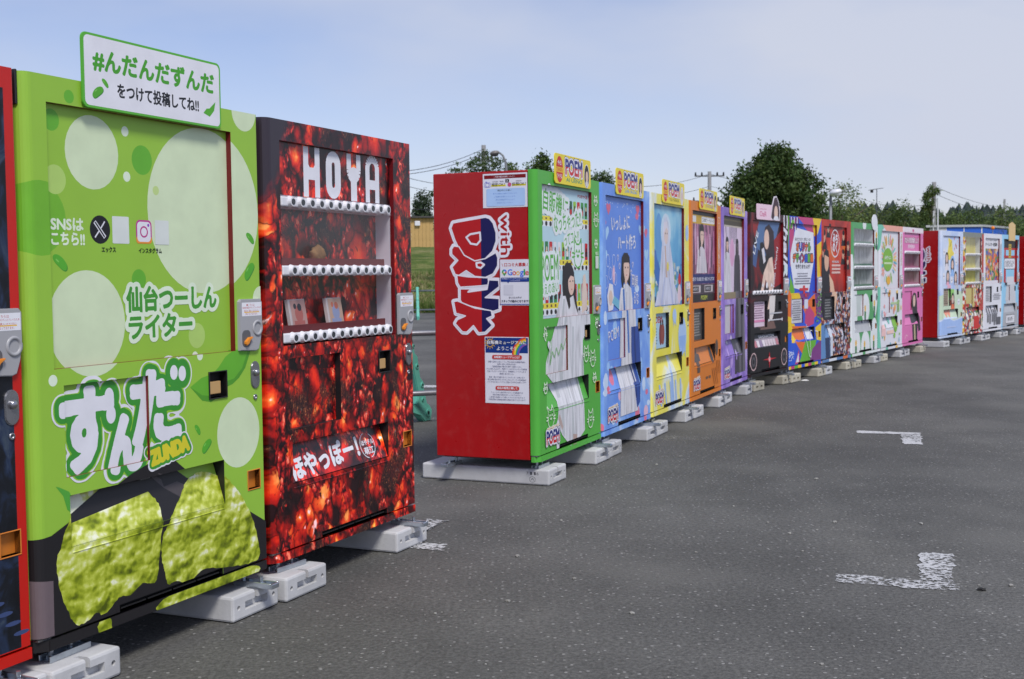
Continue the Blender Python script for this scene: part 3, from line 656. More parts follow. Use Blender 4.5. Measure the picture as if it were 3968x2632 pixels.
def person(P, cx, top, hd, waist, hem, dress=WHITE, hair=HAIR, long=1.5, sh=.95, hemw=1.6, shade=C(205, 203, 210), skin=SKIN, turn=0.08):
    fc = top-.56*hd
    P.poly([(cx-.50*hd, fc+.05*hd), (cx-.46*hd, top-.16*hd), (cx-.2*hd, top), (cx+.2*hd, top), (cx+.46*hd, top-.16*hd), (cx+.52*hd, fc), (cx+.55*hd, fc-long*.6*hd), (cx+.50*hd, fc-long*hd), (cx+.25*hd, fc-long*.7*hd), (cx-.25*hd, fc-long*.7*hd), (cx-.42*hd, fc-long*hd), (cx-.56*hd, fc-long*.5*hd)], mat=fab(P, hair, HSC))
    P.rect(cx-.13*hd, fc-.75*hd, cx+.13*hd, fc-.2*hd, skin)
    y = fc-.58*hd
    P.poly([(cx-.16*hd, y), (cx+.16*hd, y), (cx+sh*.8*hd, y-.18*hd), (cx+sh*hd, y-.6*hd), (cx+sh*1.08*hd, waist), (cx+hemw*hd, hem), (cx-hemw*hd, hem), (cx-sh*1.08*hd, waist), (cx-sh*hd, y-.6*hd), (cx-sh*.8*hd, y-.18*hd)], mat=fab(P, dress))
    P.poly([(cx-.05*hd, y-.3*hd), (cx+.12*hd, y-.3*hd), (cx+.30*hd, hem), (cx+.02*hd, hem)], shade)
    P.poly([(cx+sh*.5*hd, y-.5*hd), (cx+sh*.62*hd, y-.5*hd), (cx+hemw*.75*hd, hem), (cx+hemw*.6*hd, hem)], shade)
    fx = cx+turn*hd
    P.ell(fx, fc, .36*hd, .48*hd, skin)
    P.poly([(fx-.40*hd, fc+.12*hd), (fx-.36*hd, fc+.42*hd), (fx, fc+.52*hd), (fx+.36*hd, fc+.42*hd), (fx+.40*hd, fc+.12*hd), (fx+.25*hd, fc+.2*hd), (fx-.25*hd, fc+.2*hd)], hair)
    for sx in (-1, 1): P.ell(fx+sx*.16*hd, fc+.02*hd, .065*hd, .035*hd, HAIR, 10)
    P.ell(fx, fc-.26*hd, .08*hd, .022*hd, C(200, 110, 110), 10); P.ell(fx+.02*hd, fc-.12*hd, .03*hd, .05*hd, C(214, 174, 156), 8)
    P.poly([(cx-.50*hd, fc-.1*hd), (cx-.36*hd, fc+.1*hd), (cx-.33*hd, fc-.5*hd), (cx-.30*hd, fc-long*hd), (cx-.45*hd, fc-long*.95*hd)], hair)
def two_tone(P, body, x0, y0, x1, y1, lo, hi, bold, ow):
    P.text(body, x0, y0, x1, y1, lo, bold, [(ow*1.25, C(60, 50, 60)), (ow, WHITE)] if ow > .008 else [(ow, WHITE)])
    tr, a, b, c, d = glyphs(body); kx = (x1-x0)/(c-a); ky = (y1-y0)/(d-b); mid = (y0+y1)/2; bw = bold*(y1-y0)
    for k in range(9):
        dx, dy = (bw*math.cos(k*.785), bw*math.sin(k*.785)) if k < 8 else (0, 0); T = []
        for t in tr:
            q_ = clip([((x-a)*kx+x0+dx, (y-b)*ky+y0+dy) for x, y in t], 1, mid, False)
            T += [(q_[0], q_[i], q_[i+1]) for i in range(1, len(q_)-1)]
        P.tris(T, hi)
def sign(t, x0, z0, x1, z1, col, design, y=-.012, edge=None, r=.022, eps=8e-6):
    pts = rrect(x0, z0+Z0, x1, z1+Z0, r); sg = obj('header_sign', plate('header_sign', pts, y, y+.006, .0006), edge or col, t)
    P = Print([], (x0-.1, z0-.1, x1+.1, z1+.2), eps); design(P); P.build('sign_print', lambda u, v, yy: (u, y+yy-.0002, v+Z0), sg)
    obj('sign_bracket', boxme('sign_bracket', (x0+x1)/2-.05, y+.006, z0+Z0+.02, (x0+x1)/2+.05, y+.0115, HT+Z0-.01), GREYD, sg); return sg
YEL = vin('sign_yellow', C(240, 218, 48))
def poem_sign(t, sub, subcol, hair=HAIR, x0=.285, x1=.955):
    def ds(P):
        P.ell(x0+.082, 1.795, .060, .082, C(206, 46, 36)); P.rect(x0+.012, 1.777, x0+.152, 1.808, C(240, 196, 40))
        P.text('今日', x0+.050, 1.822, x0+.112, 1.850, WHITE, .03); P.text('TOHOKU', x0+.028, 1.783, x0+.136, 1.803, C(206, 60, 36), .03); P.text('アイドル', x0+.040, 1.738, x0+.124, 1.766, WHITE, .03)
        two_tone(P, 'POEM', x0+.190, 1.772, x0+.500, 1.866, C(206, 40, 44), C(44, 54, 130), .055, .011)
        P.text(sub, x0+.200, 1.727, x0+.500, 1.750, subcol, .03)
        P.ell(x0+.588, 1.785, .050, .078, WHITE); P.ell(x0+.588, 1.785, .044, .072, hair); P.ell(x0+.592, 1.782, .024, .036, SKIN); P.ell(x0+.590, 1.736, .026, .02, C(220, 214, 214))
    sign(t, x0, 1.705, x1, 1.892, YEL, ds)
def poem_logo(P, u=.118, v=.138, s=1.0):
    P.text('今日TOHOKUアイドル', u, v+.043*s, u+.215*s, v+.062*s, C(240, 190, 40), .04, [(.004, WHITE)], 4, stamps=6)
    two_tone(P, 'POEM', u, v-.045*s, u+.215*s, v+.035*s, C(200, 34, 44), C(36, 44, 120), .055, .010)

# ---- side of an end machine: the big lettering turned on its side, and notices
def sp(L_): return [(.69-a, b) for a, b in L_]
DRINK = [sp(l) for l in (
 [(.570, 1.430), (.556, 1.462), (.52, 1.468), (.336, 1.492), (.31, 1.484), (.285, 1.455), (.266, 1.395), (.266, 1.345), (.290, 1.285), (.34, 1.240), (.411, 1.227), (.47, 1.252), (.510, 1.290), (.545, 1.360)],
 [(.567, 1.300), (.553, 1.321), (.517, 1.316), (.482, 1.263), (.411, 1.227), (.34, 1.240), (.269, 1.276), (.256, 1.243), (.258, 1.195), (.288, 1.147), (.341, 1.125), (.412, 1.132), (.470, 1.168), (.520, 1.139), (.545, 1.145), (.566, 1.191), (.525, 1.232), (.567, 1.270)],
 [(.535, 1.141), (.46, 1.130), (.323, 1.123), (.317, 1.079), (.40, 1.072), (.512, 1.066), (.529, 1.092)],
 [(.512, 1.056), (.440, 1.056), (.460, 1.036), (.330, 1.052), (.318, 1.110), (.253, 1.107), (.249, 1.068), (.343, 1.002), (.25, 0.996), (.251, 0.93), (.291, 0.918), (.495, 0.960), (.512, 0.985)],
 [(.558, 0.978), (.531, 0.982), (.415, 0.938), (.304, 0.922), (.298, 0.889), (.336, 0.873), (.298, 0.833), (.346, 0.790), (.390, 0.785), (.425, 0.830), (.471, 0.789), (.500, 0.790), (.549, 0.842), (.533, 0.866), (.478, 0.889), (.543, 0.905)])]
HOLES = [sp([(.466, 1.372), (.44, 1.390), (.373, 1.400), (.370, 1.352), (.395, 1.326), (.436, 1.333)]), sp([(.400, 1.214), (.371, 1.218), (.347, 1.203), (.371, 1.182), (.397, 1.190)])]
def drink_side(t, posters=False, eps=8e-6):
    P = Print([], (0, 0, .69, HT), eps); wd_ = C(236, 232, 240); rd = C(186, 20, 26); nv = C(22, 20, 84)
    for l in DRINK: P.stroke(l, .032, wd_, closed=True)
    for l in DRINK:
        P.poly(l, rd); T = []
        for tr in tessellate_polygon([[Vector((x, y, 0)) for x, y in l]]):
            q_ = clip([l[i] for i in tr], 0, .69-.368, False); T += [(q_[0], q_[i], q_[i+1]) for i in range(1, len(q_)-1)]
        P.tris(T, nv); P.stroke(l, .0075, wd_, closed=True)
    for l in HOLES: P.poly(l, rd); P.stroke(l, .012, wd_, closed=True)
    P.text('with', .69-.325, 1.352, .69-.085, 1.412, C(176, 18, 24), .035, [(.016, wd_)], -90, stamps=16)
    P.build('side_lettering', lambda u, v, y: (.0035+y, .69-u, v+Z0), t)
    if not posters: return
    def poster(name, x0, z0, x1, z1, ds, lb):
        o = obj(name, boxme(name, .0020, .69-x1, z0+Z0, .0038, .69-x0, z1+Z0), paint('notice_paper', C(228, 228, 236), .6, var=.03), t); o['label'] = lb
        Q = Print([], (x0-.01, z0-.01, x1+.01, z1+.01), 1e-5); Q.mats = [PAPER]; ds(Q, x0, z0, x1, z1); Q.build('notice_print', lambda u, v, y: (.0015+y, .69-u, v+Z0), o)
    def p1(Q, a, b, c, d):
        w = c-a; h = d-b; x = lambda f: a+w*f; y = lambda f: b+h*f
        Q.rect(x(.03), y(.85), x(.97), y(.955), C(128, 20, 26)); Q.text('～写真や動画の撮影について～', x(.25), y(.875), x(.73), y(.93), WHITE, .02)
        Q.rect(x(.19), y(.62), x(.52), y(.67), C(240, 226, 60)); Q.rect(x(.66), y(.62), x(.97), y(.67), C(240, 226, 60))
        Q.stroke(rrect(x(.04), y(.61), x(.17), y(.74), .006), .003, C(150, 150, 216), closed=True); Q.stroke(ell(x(.105), y(.675), .012, .012, 14), .003, C(150, 150, 216), closed=True); Q.rect(x(.06), y(.75), x(.10), y(.775), C(150, 150, 216))
        Q.text('撮影OK！', x(.20), y(.63), x(.50), y(.725), BLK, .02); Q.text('投稿OK！', x(.66), y(.63), x(.97), y(.725), BLK, .02); Q.text('は写真・動画', x(.22), y(.745), x(.47), y(.785), C(90, 90, 96), .0); Q.text('はSNS', x(.75), y(.745), x(.87), y(.785), C(90, 90, 96), 0)
        Q.rect(x(.515), y(.73), x(.595), y(.825), BLK); Q.text('X', x(.53), y(.74), x(.58), y(.815), WHITE, 0); Q.ell(x(.605), y(.665), .012, .012, C(206, 90, 130))
        Q.rr(x(.08), y(.04), x(.95), y(.56), .01, C(176, 206, 244)); Q.text('撮影時のお願い', x(.33), y(.47), x(.65), y(.53), C(36, 40, 60), .03)
        for k, tx in enumerate(('周りの皆様のご迷惑にならないよう', 'ご配慮をお願いいたします。', '他のお客様が写らないよう', 'お気をつけください。')): Q.text(tx, x(.5-.27+.03*k), y(.385-.09*k), x(.5+.27-.03*k), y(.43-.09*k), C(96, 132, 206), .0)
    def p2(Q, a, b, c, d):
        w = c-a; h = d-b; x = lambda f: a+w*f; y = lambda f: b+h*f
        Q.rect(x(0), y(.978), x(1), y(1), C(190, 34, 40)); Q.rect(x(0), y(.012), x(1), y(.03), C(44, 70, 160)); Q.rect(x(0), y(0), x(.02), y(1), C(120, 50, 80)); Q.rect(x(.975), y(.0), x(1), y(1), C(120, 50, 80))
        Q.text('\\ 口コミ大募集 /', x(.08), y(.825), x(.92), y(.905), C(196, 50, 50), .025)
        cols = [C(66, 120, 230), C(220, 70, 60), C(240, 186, 40), C(66, 120, 230), C(60, 160, 90), C(220, 70, 60)]; xx = .27
        for ch, cc, wch, lo in zip('Google', cols, (.145, .11, .11, .11, .04, .10), (.64, .64, .64, .60, .64, .64)):
            hi = .765 if ch in 'Gl' else .725; Q.text(ch, x(xx), y(lo), x(xx+wch), y(hi), cc, .03); xx += wch+.012
        for k, cc in enumerate((C(66, 120, 230), C(60, 160, 90), C(240, 186, 40), C(220, 70, 60))): Q.fan([(x(.16), y(.70))]+ell(x(.16), y(.71), .016, .016, 8, 90*k+20, 90*k+110), cc)
        Q.poly([(x(.10), y(.685)), (x(.16), y(.62)), (x(.22), y(.685))], C(60, 160, 90)); Q.ell(x(.16), y(.71), .006, .006, WHITE)
        Q.rr(x(.04), y(.50), x(.96), y(.59), .006, C(30, 60, 140)); Q.poly([(x(.24), y(.505)), (x(.28), y(.47)), (x(.32), y(.505))], C(30, 60, 140)); Q.text('自販機ミュージアムの口コミは', x(.08), y(.553), x(.90), y(.58), WHITE, .02); Q.text('こちらから', x(.36), y(.515), x(.66), y(.542), WHITE, .02)
        Q.rr(x(.13), y(.22), x(.45), y(.44), .003, C(214, 214, 224))
        Q.text('皆さまの声が', x(.3), y(.14), x(.72), y(.185), C(40, 44, 70), .03); Q.text('スタッフの励みになります！', x(.05), y(.06), x(.95), y(.115), C(40, 44, 70), .03)
    def p3(Q, a, b, c, d):
        w = c-a; h = d-b; x = lambda f: a+w*f; y = lambda f: b+h*f
        Q.rect(x(.015), y(.76), x(.985), y(.988), C(20, 56, 132)); 
        for k in range(12): Q.stroke([(x(.12)+.026*math.cos(k*.5236), y(.905)+.026*math.sin(k*.5236)), (x(.12)+.036*math.cos(k*.5236), y(.905)+.036*math.sin(k*.5236))], .0035, C(230, 180, 30))
        Q.stroke(ell(x(.12), y(.905), .022, .022, 18), .004, C(230, 180, 30), closed=True)
        for k, cc in enumerate((C(220, 60, 50), C(240, 150, 40), C(240, 220, 70), C(70, 170, 80), C(60, 110, 200), C(130, 80, 170))): Q.stroke([(x(1.0)-(.105-.008*k)*math.cos(R(aa)), y(.735)+(.105-.008*k)*math.sin(R(aa))) for aa in range(0, 81, 10)], .009, cc, cap=False)
        Q.text('自販機ミュージアムに', x(.06), y(.89), x(.95), y(.945), WHITE, .03, [(.002, C(10, 24, 60))], stamps=6); Q.text('ようこそ！', x(.28), y(.80), x(.70), y(.855), WHITE, .03)
        Q.rr(x(.17), y(.665), x(.85), y(.728), .010, C(200, 62, 54)); Q.text('自販機ミュージアムとは？', x(.22), y(.68), x(.80), y(.715), WHITE, .03)
        L1 = ['綺麗で品揃えも良い＋そして安心安全な自動販売機は', '世界へ誇れる日本の文化！', '「自動販売機の魅力を世界へ発信したい」', 'そんな想いを込めて、世界で一つだけのラッピング自販機', 'を並べたユニークなスポット【自販機ミュージアム】が', '開館に至りました。', '宮城・東北で活躍するインフルエンサーの皆さまや', '地元企業の皆さまとコラボしたオンリーワンの自販機を', 'どうぞ1台1台じっくりとご覧いただければ幸いです！']
        yy = .628
        for k, tx in enumerate(L1):
            hw = .46*len(tx)/26; Q.text(tx, x(.5-hw), y(yy-.012), x(.5+hw), y(yy+.012), C(60, 66, 110), .0); yy -= .036 if k != 5 else .052
        Q.rr(x(.24), y(.20), x(.78), y(.262), .010, C(200, 62, 54)); Q.text('商品の販売に関して', x(.28), y(.215), x(.74), y(.25), WHITE, .03)
        for k, tx in enumerate(('ミュージアム展示用ラッピング自販機では', '現在商品の販売は行っておりません。', 'ご来場の皆様により楽しんでいただけますよう', '今後稼働の自動販売機も増設予定でございます！')):
            hw = .46*len(tx)/24; Q.text(tx, x(.5-hw), y(.155-.036*k), x(.5+hw), y(.178-.036*k), C(60, 66, 110), .0)
    poster('photo_notice', .340, 1.547, .632, 1.753, p1, 'white notice sheet with dark red heading and pale blue box')
    poster('review_notice', .444, .955, .646, 1.239, p2, 'white notice sheet with coloured search logo and navy bar')
    poster('welcome_notice', .340, .355, .630, .762, p3, 'tall white notice sheet with navy rainbow heading')

# ---- window shelves with selection buttons
def button_strip(t, v, u0=.100, u1=.966, n=12, y=-.006, h=.040):
    bm = bmesh.new(); pitch = (u1-u0-.10)/(n-1); us = [u0+.062+pitch*k for k in range(n)]
    box(bm, u0, y+.004, v-h/2+Z0, u1, y+.03, v+h/2+Z0, .006, 2)
    for u in us: cyl(bm, (u, y-.010, v+Z0), (u, y+.010, v+Z0), h*.47, h*.62, n=16)
    st = obj('button_strip', frombm('button_strip', bm), WHITEP, t)
    for u in us:
        b = obj('button', shared('btn%.3f' % h, lambda: btn_me(h)), LENS, st); b.location = (u, y-.0102, v+Z0)
    return st
def btn_me(h):
    bm = bmesh.new(); cyl(bm, (0, -.002, 0), (0, .004, 0), h*.30, h*.37, n=14); return frombm('button', bm)
def shelf_window(back, wall, rows, strip_tint, top_v=None, top_mat=None, goods=None, depth=.10, n=12):
    def f(t):
        a, b, c, d = DISP; lo = b
        hi = top_v or d
        obj('window_back', boxme('window_back', a-.004, depth, lo+Z0-.01, c+.004, depth+.005, hi+Z0), back, t)
        bm = bmesh.new(); box(bm, c, .0225, lo+Z0, c+.004, depth, hi+Z0); box(bm, a-.004, .0225, lo+Z0, a, depth, hi+Z0); box(bm, a, .0225, hi+Z0, c, depth, hi+Z0+.004); obj('window_liner', frombm('window_liner', bm), wall, t)
        if top_mat: flat_panel('display_panel', (a, hi+.004, c, d), .020, top_mat, t)
        for i, v in enumerate(rows):
            button_strip(t, v, n=n)
            if v-.02 > lo+.02 or i == len(rows)-1:
                sh = obj('shelf', boxme('shelf', a+.002, .018, v+Z0-.022, c-.002, depth-.001, v+Z0-.012), wall, t)
            if strip_tint is not None and not (top_v and abs(v+.022-top_v) < .02): obj('price_strip', boxme('price_strip', a+.01, .012, v+Z0+.0205, c-.075, .018, v+Z0+.0505), strip_tint, t)
        obj('window_glass', mesh('window_glass', [(a+.001, .009, lo+Z0+.02), (c-.001, .009, lo+Z0+.02), (c-.001, .009, hi+Z0-.002), (a+.001, .009, hi+Z0-.002)], [(0, 1, 2, 3)]), GLASS, t)
        if goods: goods(t)
    return f
LINER = paint('window_liner_grey', C(216, 213, 222), .4, var=.05)

# ================================================================== the machines, from the near end of the row
# dark machine at the near end (only its right edge shows)
DKW = cloudy('night_print', [(.3, C(10, 12, 16)), (.5, C(22, 26, 34)), (.6, C(38, 52, 78)), (.72, C(74, 86, 96))], 9, 6, 1.5)
def d_dark(P, t):
    P.rect(0, .045, 1.128, HT-.062, mat=P.mat(DKW))
    for k in range(7): P.ell(.95+.03*k, .30-.035*k, .03, .007, C(62, 78, 120), 14)
machine('dark', 'A1', 1.522, REDEDGE, 'black and deep blue vending machine with bright red door edges', d_dark, panel=DKW, inner=DKW, flap=DKW, edge=DKW)

# green bean-paste machine
ZG = vin('bean_green', C(152, 198, 66))
DG, MG, PG, WG = C(104, 182, 52), C(126, 192, 56), C(216, 232, 192), C(228, 242, 216)
def d_zunda(P, t):
    P.ell(.06, 1.333, .125, .115, C(118, 186, 50)); P.ell(.135, 1.639, .034, .034, DG); P.ell(.191, 1.715, .021, .021, DG); P.ell(.541, 1.547, .050, .050, DG); P.ell(.144, 1.456, .046, .046, C(180, 214, 112))
    P.ell(.462, 1.636, .017, .017, WG); P.ell(.465, 1.486, .017, .017, WG); P.ell(.607, 1.448, .016, .016, C(180, 214, 112)); P.ell(.51, 1.142, .035, .035, DG); P.ell(.30, 1.155, .010, .010, DG)
    P.ell(.308, 1.553, .119, .119, PG); P.ell(.862, 1.388, .300, .300, PG, 48); P.ell(.266, 1.003, .171, .171, PG, 40); P.ell(1.011, .558, .130, .133, PG, 36)
    P.ell(1.086, 1.772, .074, .074, PG); P.ell(.807, .936, .046, .046, C(180, 214, 112)); P.ell(.794, .863, .016, .016, WG); P.ell(.088, .834, .018, .018, WG); P.ell(1.168, 1.06, .05, .05, PG)
    P.ell(.607, 1.448, .016, .016, C(196, 220, 140))
    bean(P, 1.108, 1.294, .021, -38); bean(P, 1.100, 1.167, .030, 48); bean(P, .154, 1.198, .026, -38); bean(P, .769, .598, .016, -55); bean(P, .819, .532, .024, 40)
    # pods
    P.poly([(1.10, .872), (1.06, .80), (1.02, .765), (.98, .745), (.93, .735), (.90, .705), (.85, .690), (.80, .700), (.735, .755), (.80, .783), (.86, .792), (.90, .815), (.94, .850), (.99, .872), (1.05, .872)], C(84, 158, 44))
    P.poly([(1.08, .868), (1.04, .80), (.99, .765), (.92, .755), (.89, .725), (.85, .712), (.80, .720), (.735, .755), (.80, .783), (.86, .792), (.90, .815), (.94, .850), (.99, .872)], C(104, 182, 50))
    P.poly([(.085, .505), (.115, .470), (.13, .425), (.16, .40), (.21, .385), (.20, .42), (.19, .445), (.155, .455), (.14, .480), (.10, .500)], C(84, 168, 60))
    P.text('SNSは', .122, 1.300, .258, 1.338, WG, .05); P.text('こちら!!', .122, 1.254, .262, 1.292, WG, .05)
    P.ell(.333, 1.306, .046, .046, BLK); 
    P.stroke([(.309, 1.331), (.355, 1.281)], .013, WHITE, False); P.stroke([(.311, 1.330), (.353, 1.282)], .006, BLK, False); P.stroke([(.355, 1.333), (.337, 1.311)], .005, WHITE, False); P.stroke([(.329, 1.302), (.309, 1.280)], .005, WHITE, False)
    P.rr(.389, 1.262, .468, 1.352, .004, C(222, 228, 222))
    P.rr(.502, 1.264, .580, 1.344, .018, C(196, 60, 150)); P.rr(.502, 1.264, .580, 1.290, .012, C(238, 150, 60)); P.rr(.508, 1.270, .574, 1.338, .014, WHITE); P.stroke(ell(.541, 1.304, .017, .017, 20), .0055, C(196, 70, 140), closed=True); P.ell(.563, 1.327, .005, .005, C(150, 70, 190))
    P.rr(.596, 1.262, .668, 1.346, .004, C(222, 228, 222))
    P.text('エックス', .338, 1.233, .402, 1.250, C(30, 44, 20), .04); P.text('インスタグラム', .513, 1.232, .628, 1.249, C(30, 44, 20), .04)
    P.text('仙台つーしん', .448, 1.034, .920, 1.116, C(70, 156, 52), .05, [(.016, WG)]); P.text('ライター', .455, .943, .780, 1.020, C(70, 156, 52), .05, [(.016, WG)])
    big = [('す', .122, .540, .345, .790), ('ん', .338, .512, .482, .684), ('た', .452, .588, .668, .822)]
    dots = ((.340, .760, .0215, .029), (.346, .700, .022, .030), (.648, .815, .020, .026), (.692, .808, .020, .027))
    for w, c_ in ((.046, WHITE), (.039, C(150, 202, 60)), (.034, C(62, 152, 54))):
        for (ch, a, b, c2, d2) in big: P.text(ch, a, b, c2, d2, c_, 0, [(w, c_)])
        for (x, y, rx, ry_) in dots: P.ell(x, y, rx+w*.72, ry_+w*.72, c_)
    for (ch, a, b, c2, d2) in big: P.text(ch, a, b, c2, d2, WHITE, 0, [(.0150, WHITE)])
    for d_ in dots: P.ell(*d_, WHITE)
    # dark plate with two lumps of bean-paste mochi
    P.poly([(0, .352), (.06, .356), (.42, .492), (.56, .528), (.63, .515), (.75, .425), (WD, .188), (WD, 0), (0, 0)], C(34, 32, 34))
    P.poly([(.55, .475), (.66, .44), (.79, .37), (.70, .36), (.62, .41)], C(74, 68, 70)); P.poly([(0, .225), (.062, .215), (.060, .045), (0, .045)], C(112, 98, 102))
    P.text('ZUNDA', .520, .520, .716, .568, C(222, 212, 50), .05, [(.020, WHITE), (.015, C(70, 156, 52)), (.004, C(222, 212, 50))], 9)
    mo = P.mat(MOCHI); jr = random.Random(5)
    def lump(pts):
        o = []; n = len(pts)
        for i in range(n):
            p0, p1, p2, p3 = pts[i-1], pts[i], pts[(i+1) % n], pts[(i+2) % n]
            for k in range(6):
                f = k/6; j = .0028; q_ = [.5*(2*p1[d]+(p2[d]-p0[d])*f+(2*p0[d]-5*p1[d]+4*p2[d]-p3[d])*f*f+(3*p1[d]-p0[d]-3*p2[d]+p3[d])*f**3)+jr.uniform(-j, j) for d in (0, 1)]; o.append(tuple(q_))
        P.poly(o, mat=mo)
    lump([(.076, .263), (.10, .32), (.14, .40), (.17, .445), (.25, .463), (.348, .463), (.43, .460), (.51, .435), (.565, .38), (.578, .329), (.56, .25), (.545, .17), (.525, .1), (.46, .11), (.40, .085), (.345, .09), (.278, .054), (.24, .07), (.20, .05), (.15, .055), (.12, .10), (.088, .182)])
    lump([(.558, .184), (.57, .25), (.62, .31), (.690, .365), (.75, .415), (.827, .432), (.90, .415), (.965, .365), (1.03, .30), (1.084, .209), (1.11, .14), (1.121, .059), (1.05, .046), (.90, .066), (.78, .085), (.70, .06), (.63, .08), (.591, .074), (.575, .12)])
    lump([(.255, -.01), (.30, -.01), (.305, .034), (.25, .034)]); lump([(.57, -.01), (1.06, -.01), (1.07, .034), (.60, .034)])
mz = machine('zunda', 'A1', 2.72, ZG, 'lime green vending machine with pale circles and two lumps of green bean paste mochi', d_zunda, rail=vin('plate_black', C(34, 32, 34)), eps=1e-5, lip=MOCHI)
def s_zunda(P):
    P.rr(.248, 1.698, .926, 1.919, .018, C(234, 234, 240))
    P.text('#んだんだずんだ', .288, 1.812, .894, 1.882, C(74, 164, 44), .05,  [], stamps=8); P.text('をつけて投稿してね!!', .395, 1.737, .806, 1.784, C(34, 36, 40), .035)
    bean(P, .305, 1.742, .021, 35); bean(P, .338, 1.776, .013, -42); P.poly([(.832, 1.738), (.868, 1.728), (.893, 1.752), (.902, 1.785), (.880, 1.768), (.868, 1.758), (.850, 1.755)], C(88, 176, 48))
sign(mz, .238, 1.690, .934, 1.927, vin('sign_green_edge', C(92, 180, 56)), s_zunda)
obj('hinge_cap', boxme('hinge_cap', -.006, .018, HT+Z0-.10, .0035, .066, HT+Z0+.004, .002, 1), BLACKP, mz)

# sea-squirt machine
PLUM = paint('price_strip_plum', C(112, 30, 34), .4)
def g_hoya(t):
    for (a, cols) in ((.215, (C(206, 160, 150), C(196, 110, 100), C(60, 60, 66))), (.500, (C(212, 174, 150), C(160, 170, 206), C(214, 120, 90)))):
        o = obj('picture_box', shared('pbx', lambda: boxme('picture_box', 0, 0, 0, .145, .018, .115, .002, 1)), paint('disc_case_clear', C(216, 204, 202), .25), t); o.rotation_euler = (R(-9), 0, R(6)); o.location = (a, .040, .938+Z0)
        Q = Print([], (0, 0, .145, .115), 2e-5); Q.rect(.014, .004, .142, .111, cols[0]); Q.ell(.078, .052, .034, .036, cols[1]); Q.ell(.088, .080, .018, .016, cols[2]); Q.rect(.03, .008, .12, .024, cols[1]); Q.ell(.05, .085, .012, .012, cols[2])
        Q.build('cover_print', lambda u, v, y: (u, y-.0004, v), o)
    bm = bmesh.new(); bmesh.ops.create_icosphere(bm, subdivisions=3, radius=.05, matrix=Matrix.Translation((.47, .075, 1.240+Z0)) @ Matrix.Diagonal((1, .4, .75, 1)))
    for v in bm.verts: v.co += v.normal*.006*math.sin(v.co.x*190+v.co.z*150)
    obj('stone_sample', frombm('stone_sample', bm, True), paint('tan_stone', C(150, 112, 74), .8, var=.3, scale=40), t)
def d_hoya(P, t):
    f = lambda u, v: (.291+(u)*.122, 1.476+v*.206)
    P.text('ほやっぽー！', .165, .326, .690, .418, WHITE, .05, [], 3)
    P.stroke(ell(.770, .375, .058, .055, 20, 100, 260), .004, WHITE, False); P.stroke(ell(.770, .375, .062, .055, 20, -80, 60), .004, WHITE, False)
    P.text('ほやドル', .725, .378, .825, .400, WHITE, .04); P.text('萌江', .735, .337, .815, .368, WHITE, .04)
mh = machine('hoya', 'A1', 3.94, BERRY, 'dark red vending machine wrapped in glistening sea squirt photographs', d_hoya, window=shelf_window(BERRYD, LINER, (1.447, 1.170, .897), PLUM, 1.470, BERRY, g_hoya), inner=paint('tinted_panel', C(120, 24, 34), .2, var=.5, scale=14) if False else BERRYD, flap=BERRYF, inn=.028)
wl = WHITE; w_ = .037
def capital(f):
    P_ = Print([], (0, 1.4, WD, HT), 8e-6); f(P_); P_.build('capital_letter', lambda u, v, y: (u, .0198+y, v+Z0), mh)
def cap_h(P_):
    u0, u1 = .291, .413
    P_.rect(u0, 1.476, u0+w_, 1.684, wl); P_.rect(u1-w_, 1.476, u1, 1.684, wl); P_.rect(u0+w_-.001, 1.548, u1-w_+.001, 1.592, wl)
    P_.poly([(u0+w_-.001, 1.591), (u1-w_+.001, 1.591), (u1-w_+.001, 1.612), (u1-w_-.010, 1.599), (u0+w_+.010, 1.599), (u0+w_-.001, 1.612)], wl)
capital(cap_h)
capital(lambda P_: P_.stroke(ell(.519, 1.622, .035, .035, 13, 0, 180)+ell(.519, 1.536, .035, .035, 13, 180, 360), .047, wl, closed=True))
def cap_y(P_): P_.stroke([(.646, 1.682), (.646, 1.625)]+ell(.686, 1.612, .040, .040, 11, 180, 360)+[(.726, 1.625), (.726, 1.682)], .036, wl, cap=False); P_.rect(.661, 1.476, .711, 1.590, wl); P_.ell(.686, 1.590, .045, .035, wl)
capital(cap_y)
def cap_a(P_):
    P_.stroke([(.804, 1.476), (.804, 1.625)]+ell(.846, 1.630, .042, .042, 13, 180, 0)+[(.888, 1.625), (.888, 1.476)], .036, wl, cap=False); P_.rect(.815, 1.535, .877, 1.578, wl)
    for (x, y) in ((.804, 1.628), (.888, 1.628)): P_.ell(x, y, .018, .018, wl)
capital(cap_a)

